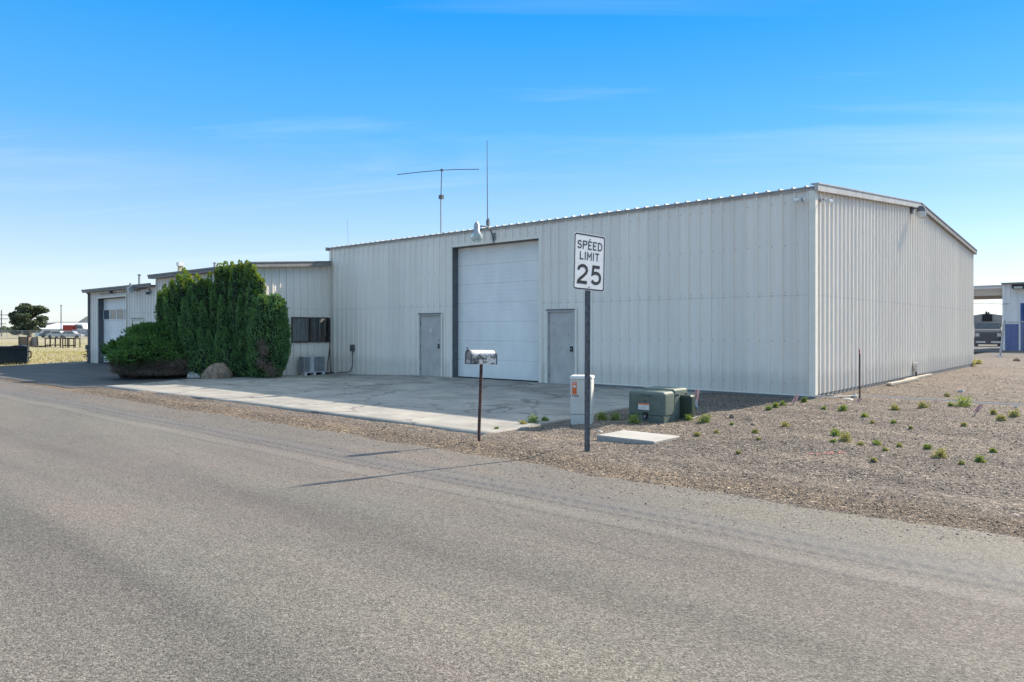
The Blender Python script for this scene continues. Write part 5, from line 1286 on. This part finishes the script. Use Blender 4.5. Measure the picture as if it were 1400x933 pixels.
m=MB(); m.box(1.12,4.6,.06,.12,-.2,3.35); m.build('roll_up_door',m_blue,r)
m=MB(); m.box(1.0,1.119,-.06,.05,-.2,3.5); m.box(4.601,4.75,-.06,.05,-.2,3.5); m.box(1.12,4.6,-.06,.05,3.351,3.5); m.build('door_frame',m_blue,r)
m=MB(); m.box(-.06,.10,-.055,-.036,-.1,zt-.02); m.box(.9,.999,-.055,-.036,-.1,2.05); m.split('corner_trim',m_bwhite,r)
lp=empty('flood_light',P2(1393,Yn-1.0,CZ+(V0-393)*s),'black wall pack light on the white and blue building','wall light',rz=0)
m=MB(); m.box(-.38,.38,-.16,.3,-.12,.15); m.prism([(-.42,.02),(.42,.02),(.3,-.2),(-.3,-.2)],-.3,-.161,'y'); m.build('housing',m_dark,lp)
m=MB(); m.box(-.25,.25,-.31,-.301,-.17,-.02); m.build('lens',m_lens,lp)
cz0=CZ+(V0-404)*s; cz1=CZ+(V0-391.5)*s
q=P2(1372,Yn); r=empty('canopy',(q.x-6.5,q.y+.2,0),'flat tan-edged canopy spanning between the buildings at the right','canopy')
m=MB(); m.box(0,6.45,0,7,cz0,cz1); m.build('beam',m_tan,r)
m=MB(); m.box(-.1,6.45,-.12,7,cz1+.001,cz1+.10); m.build('roof',m_steel,r)
m=MB(); m.box(0,6.45,-.06,-.001,cz1-.14,cz1); m.build('gutter',m_bwhite,r)
for x in (.2,):
    for y in (.3,6.5):
        m=MB(); m.box(x,x+.15,y,y+.15,-.2,cz0); m.build('post',m_bwhite,r)
# truck
Yt=64; st=Yt/F; r=empty('box_truck',P2(1351,Yt),'grey flatbed work truck with a tall pale headboard, parked facing the camera under the canopy','truck',rz=YAW-R(31))
m=MB(); m.prism([(-1.12,1.9),(1.12,1.9),(1.15,2.95),(0,3.15),(-1.15,2.95)],2.6,7.5,'y'); m.build('cargo_box',mat('cargo_tan',(.42,.40,.36),.6),r)
m=MB(); m.box(-.38,.38,2.5,2.598,2.45,3.02); m.tube([(-.05,2.55,3.0),(-.05,2.55,3.3)],.08,8); m.tube([(.12,2.55,3.0),(.12,2.55,3.25)],.06,8); m.build('cooling_unit',m_dark,r)
m=MB(); m.prism([(0,.75),(0,1.45),(.15,1.62),(1.0,1.75),(1.35,2.3),(2.4,2.35),(2.4,.75)],-.98,.98,'x'); m.build('cab',mat('truck_silver',(.13,.13,.13),.35,.1),r)
m=MB(); m.add([(-.86,1.03,1.80),(.86,1.03,1.80),(.80,1.30,2.24),(-.80,1.30,2.24)],[(0,1,2,3)]); m.build('windshield',m_dpane,r)
m=MB(); m.box(-.62,.62,-.03,-.001,1.0,1.42); m.build('grille',m_dark,r)
for sx_ in (-1,1):
    m=MB(); m.box(min(sx_*.66,sx_*.93),max(sx_*.66,sx_*.93),-.03,-.001,1.08,1.34); m.build('headlight',m_paper,r)
    m=MB(); m.box(min(sx_*1.02,sx_*1.25),max(sx_*1.02,sx_*1.25),.9,1.0,1.55,2.05); m.build('mirror',m_bwhite,r)
    m=MB(); m.tube([(sx_*.72,1.0,.42),(sx_*1.0,1.0,.42)],.44,14); m.build('wheel',m_rubber,r)
m=MB(); m.box(-1.05,1.05,-.14,-.031,.38,1.0); m.build('bumper',m_dark,r)
m=MB(); m.box(.2,.9,-.18,-.141,.52,.66); m.box(-.9,-.2,-.18,-.141,.52,.66); m.split('bumper_plate',m_bwhite,r)
m=MB(); m.box(-.9,.9,.3,7.4,.5,.72); m.build('chassis',m_dark,r)
# leaning fence at the right
Yf=41; a=P2(1367.5,Yf); b=P2(1373.5,Yf); Ht=CZ+(V0-441)*Yf/F
zg=gz(a.x,a.y)
r=empty('leaning_fence',(a.x,a.y,zg),'leaning galvanised fence post with sagging chain-link at the right edge','fence')
o=Vector((a.x,a.y,0)); d=Vector((RX,RY,0))
m=MB(); tp=d*.25+Vector((0,0,Ht)); m.tube([Vector((0,0,-.2)),Vector((0,0,.1)),tp],.055,8); m.split('post',m_steel,r)
m=MB(); m.tube([Vector((0,0,.02)),d*-.15+Vector((0,0,.0)),d*-.5-Vector((FX,FY,0))*.9+Vector((0,0,-.02))],.05,8); m.build('bottom_rail',m_steel,r)
m=MB(); m.tube([tp-Vector((0,0,.12)),d*5+Vector((0,0,Ht-.08))],.035,6); m.build('top_rail',m_steel,r)
m=MB(); m.tube([d*5.0+Vector((0,0,-.2)),d*5.0+Vector((0,0,Ht))],.05,8); m.split('post',m_steel,r)
m=MB(); m.box(.1,4.95,-.004,.004,.02,Ht-.1); m.build('mesh',m_chain,r,rz=YAW)
m=MB(); A=P2(1300,Yf+1,0)-o; A.z=0; m.box(-2.6,-.05,-.004,.004,.02,1.5); m.build('mesh',m_chain,r,rz=YAW)
rock(1390,494,9,4,'dark brown lump on the gravel beside the leaning fence',m_rock,21)
# overhead cable on neighbour
m=MB(); m.tube([P2(1320,50,CZ+(V0-415)*50/F),P2(1372,51.8,CZ+(V0-416)*51.8/F),P2(1425,51.7,CZ+(V0-413)*51.7/F)],.018,5); tag(m.build('overhead_cable',m_jamb),'thin overhead cable strung to the white and blue building','cable')
# ---------------------------------------------------------------- CAMERA, SUN, SKY
cam=bpy.data.cameras.new('camera'); co=bpy.data.objects.new('camera',cam); col.objects.link(co)
co.location=(CX,CY,CZ); co.rotation_euler=(R(90),0,YAW); cam.sensor_width=36; cam.lens=F/1400*36; cam.shift_y=-(466.5-V0)/1400; cam.clip_end=5000; cam.clip_start=.05
scene.camera=co
EL=R(37.0); sd=Vector((.265,.964)).normalized()
CLX,CLY=(17.1,9.4)
S=Vector((sd.x*math.cos(EL),sd.y*math.cos(EL),math.sin(EL)))
sun=bpy.data.lights.new('sun','SUN'); so=bpy.data.objects.new('sun',sun); col.objects.link(so)
sun.energy=3.1; sun.angle=R(.53); sun.color=(1,.88,.73); so.rotation_euler=S.to_track_quat('Z','Y').to_euler()
w=bpy.data.worlds.new('World'); scene.world=w; w.use_nodes=True; N=w.node_tree.nodes; L=w.node_tree.links
bg=N['Background']; sky=N.new('ShaderNodeTexSky'); sky.sky_type='NISHITA'; sky.sun_disc=False
sky.sun_elevation=EL; sky.sun_rotation=math.atan2(sd.x,sd.y); sky.altitude=300; sky.air_density=1.0; sky.dust_density=.25; sky.ozone_density=2.0
hs=N.new('ShaderNodeHueSaturation'); hs.inputs['Saturation'].default_value=1.05; L.new(sky.outputs[0],hs.inputs['Color'])
tc=N.new('ShaderNodeTexCoord'); sp=N.new('ShaderNodeSeparateXYZ'); L.new(tc.outputs['Generated'],sp.inputs[0])
# project on a high plane for streaky cirrus
dz=math_(N,L,'ADD',math_(N,L,'MAXIMUM',sp.outputs[2],0.0),.06)
cb=N.new('ShaderNodeCombineXYZ'); L.new(math_(N,L,'DIVIDE',sp.outputs[0],dz),cb.inputs[0]); L.new(math_(N,L,'DIVIDE',sp.outputs[1],dz),cb.inputs[1])
rt=mapping(N,L,cb.outputs[0],(1,1,1),(0,0,-YAW+R(8)))
mp=mapping(N,L,rt,(.13,.85,1),loc=(CLX,CLY,0))
n1=noise(N,L,mp,1.15,10,.62,1.1); n2=noise(N,L,mapping(N,L,rt,(.12,.3,1),loc=(CLX,CLY,0)),1.0,3,.5)
c=math_(N,L,'MULTIPLY',ramp(N,L,n1,[(.48,(0,0,0)),(.74,(1,1,1))]),ramp(N,L,n2,[(.43,(0,0,0)),(.60,(1,1,1))]))
c=math_(N,L,'MULTIPLY',c,.5)
tint=ramp(N,L,sp.outputs[2],[(0,(.78,.75,.75)),(.10,(.52,.60,.72)),(.25,(.24,.45,.70)),(.42,(.05,.34,.72)),(.58,(1.6,1.3,1.0)),(.8,(3.2,2.35,1.45))])  # bright warm glow added to the sky overhead, out of view, fills shaded walls
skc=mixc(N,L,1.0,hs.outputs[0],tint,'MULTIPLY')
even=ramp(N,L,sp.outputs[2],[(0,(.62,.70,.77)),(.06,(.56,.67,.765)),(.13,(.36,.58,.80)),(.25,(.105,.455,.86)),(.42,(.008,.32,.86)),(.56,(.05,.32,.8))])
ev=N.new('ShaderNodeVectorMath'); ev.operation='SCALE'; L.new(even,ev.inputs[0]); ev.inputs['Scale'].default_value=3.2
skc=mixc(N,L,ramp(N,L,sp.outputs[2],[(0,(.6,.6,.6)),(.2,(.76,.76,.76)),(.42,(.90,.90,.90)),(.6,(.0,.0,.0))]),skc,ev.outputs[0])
veil=math_(N,L,'MULTIPLY',math_(N,L,'POWER',2.718,math_(N,L,'MULTIPLY',math_(N,L,'MAXIMUM',sp.outputs[2],0.0),-12.0)),.55)
skc=mixc(N,L,veil,skc,(2.05,2.3,2.5))
mx=mixc(N,L,c,skc,(3.0,3.2,3.4))
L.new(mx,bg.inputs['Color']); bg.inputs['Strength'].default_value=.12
vs_=scene.view_settings; vs_.view_transform='Standard'; vs_.look='None'; vs_.exposure=1.58; vs_.gamma=1
scene.render.resolution_x=1024; scene.render.resolution_y=682
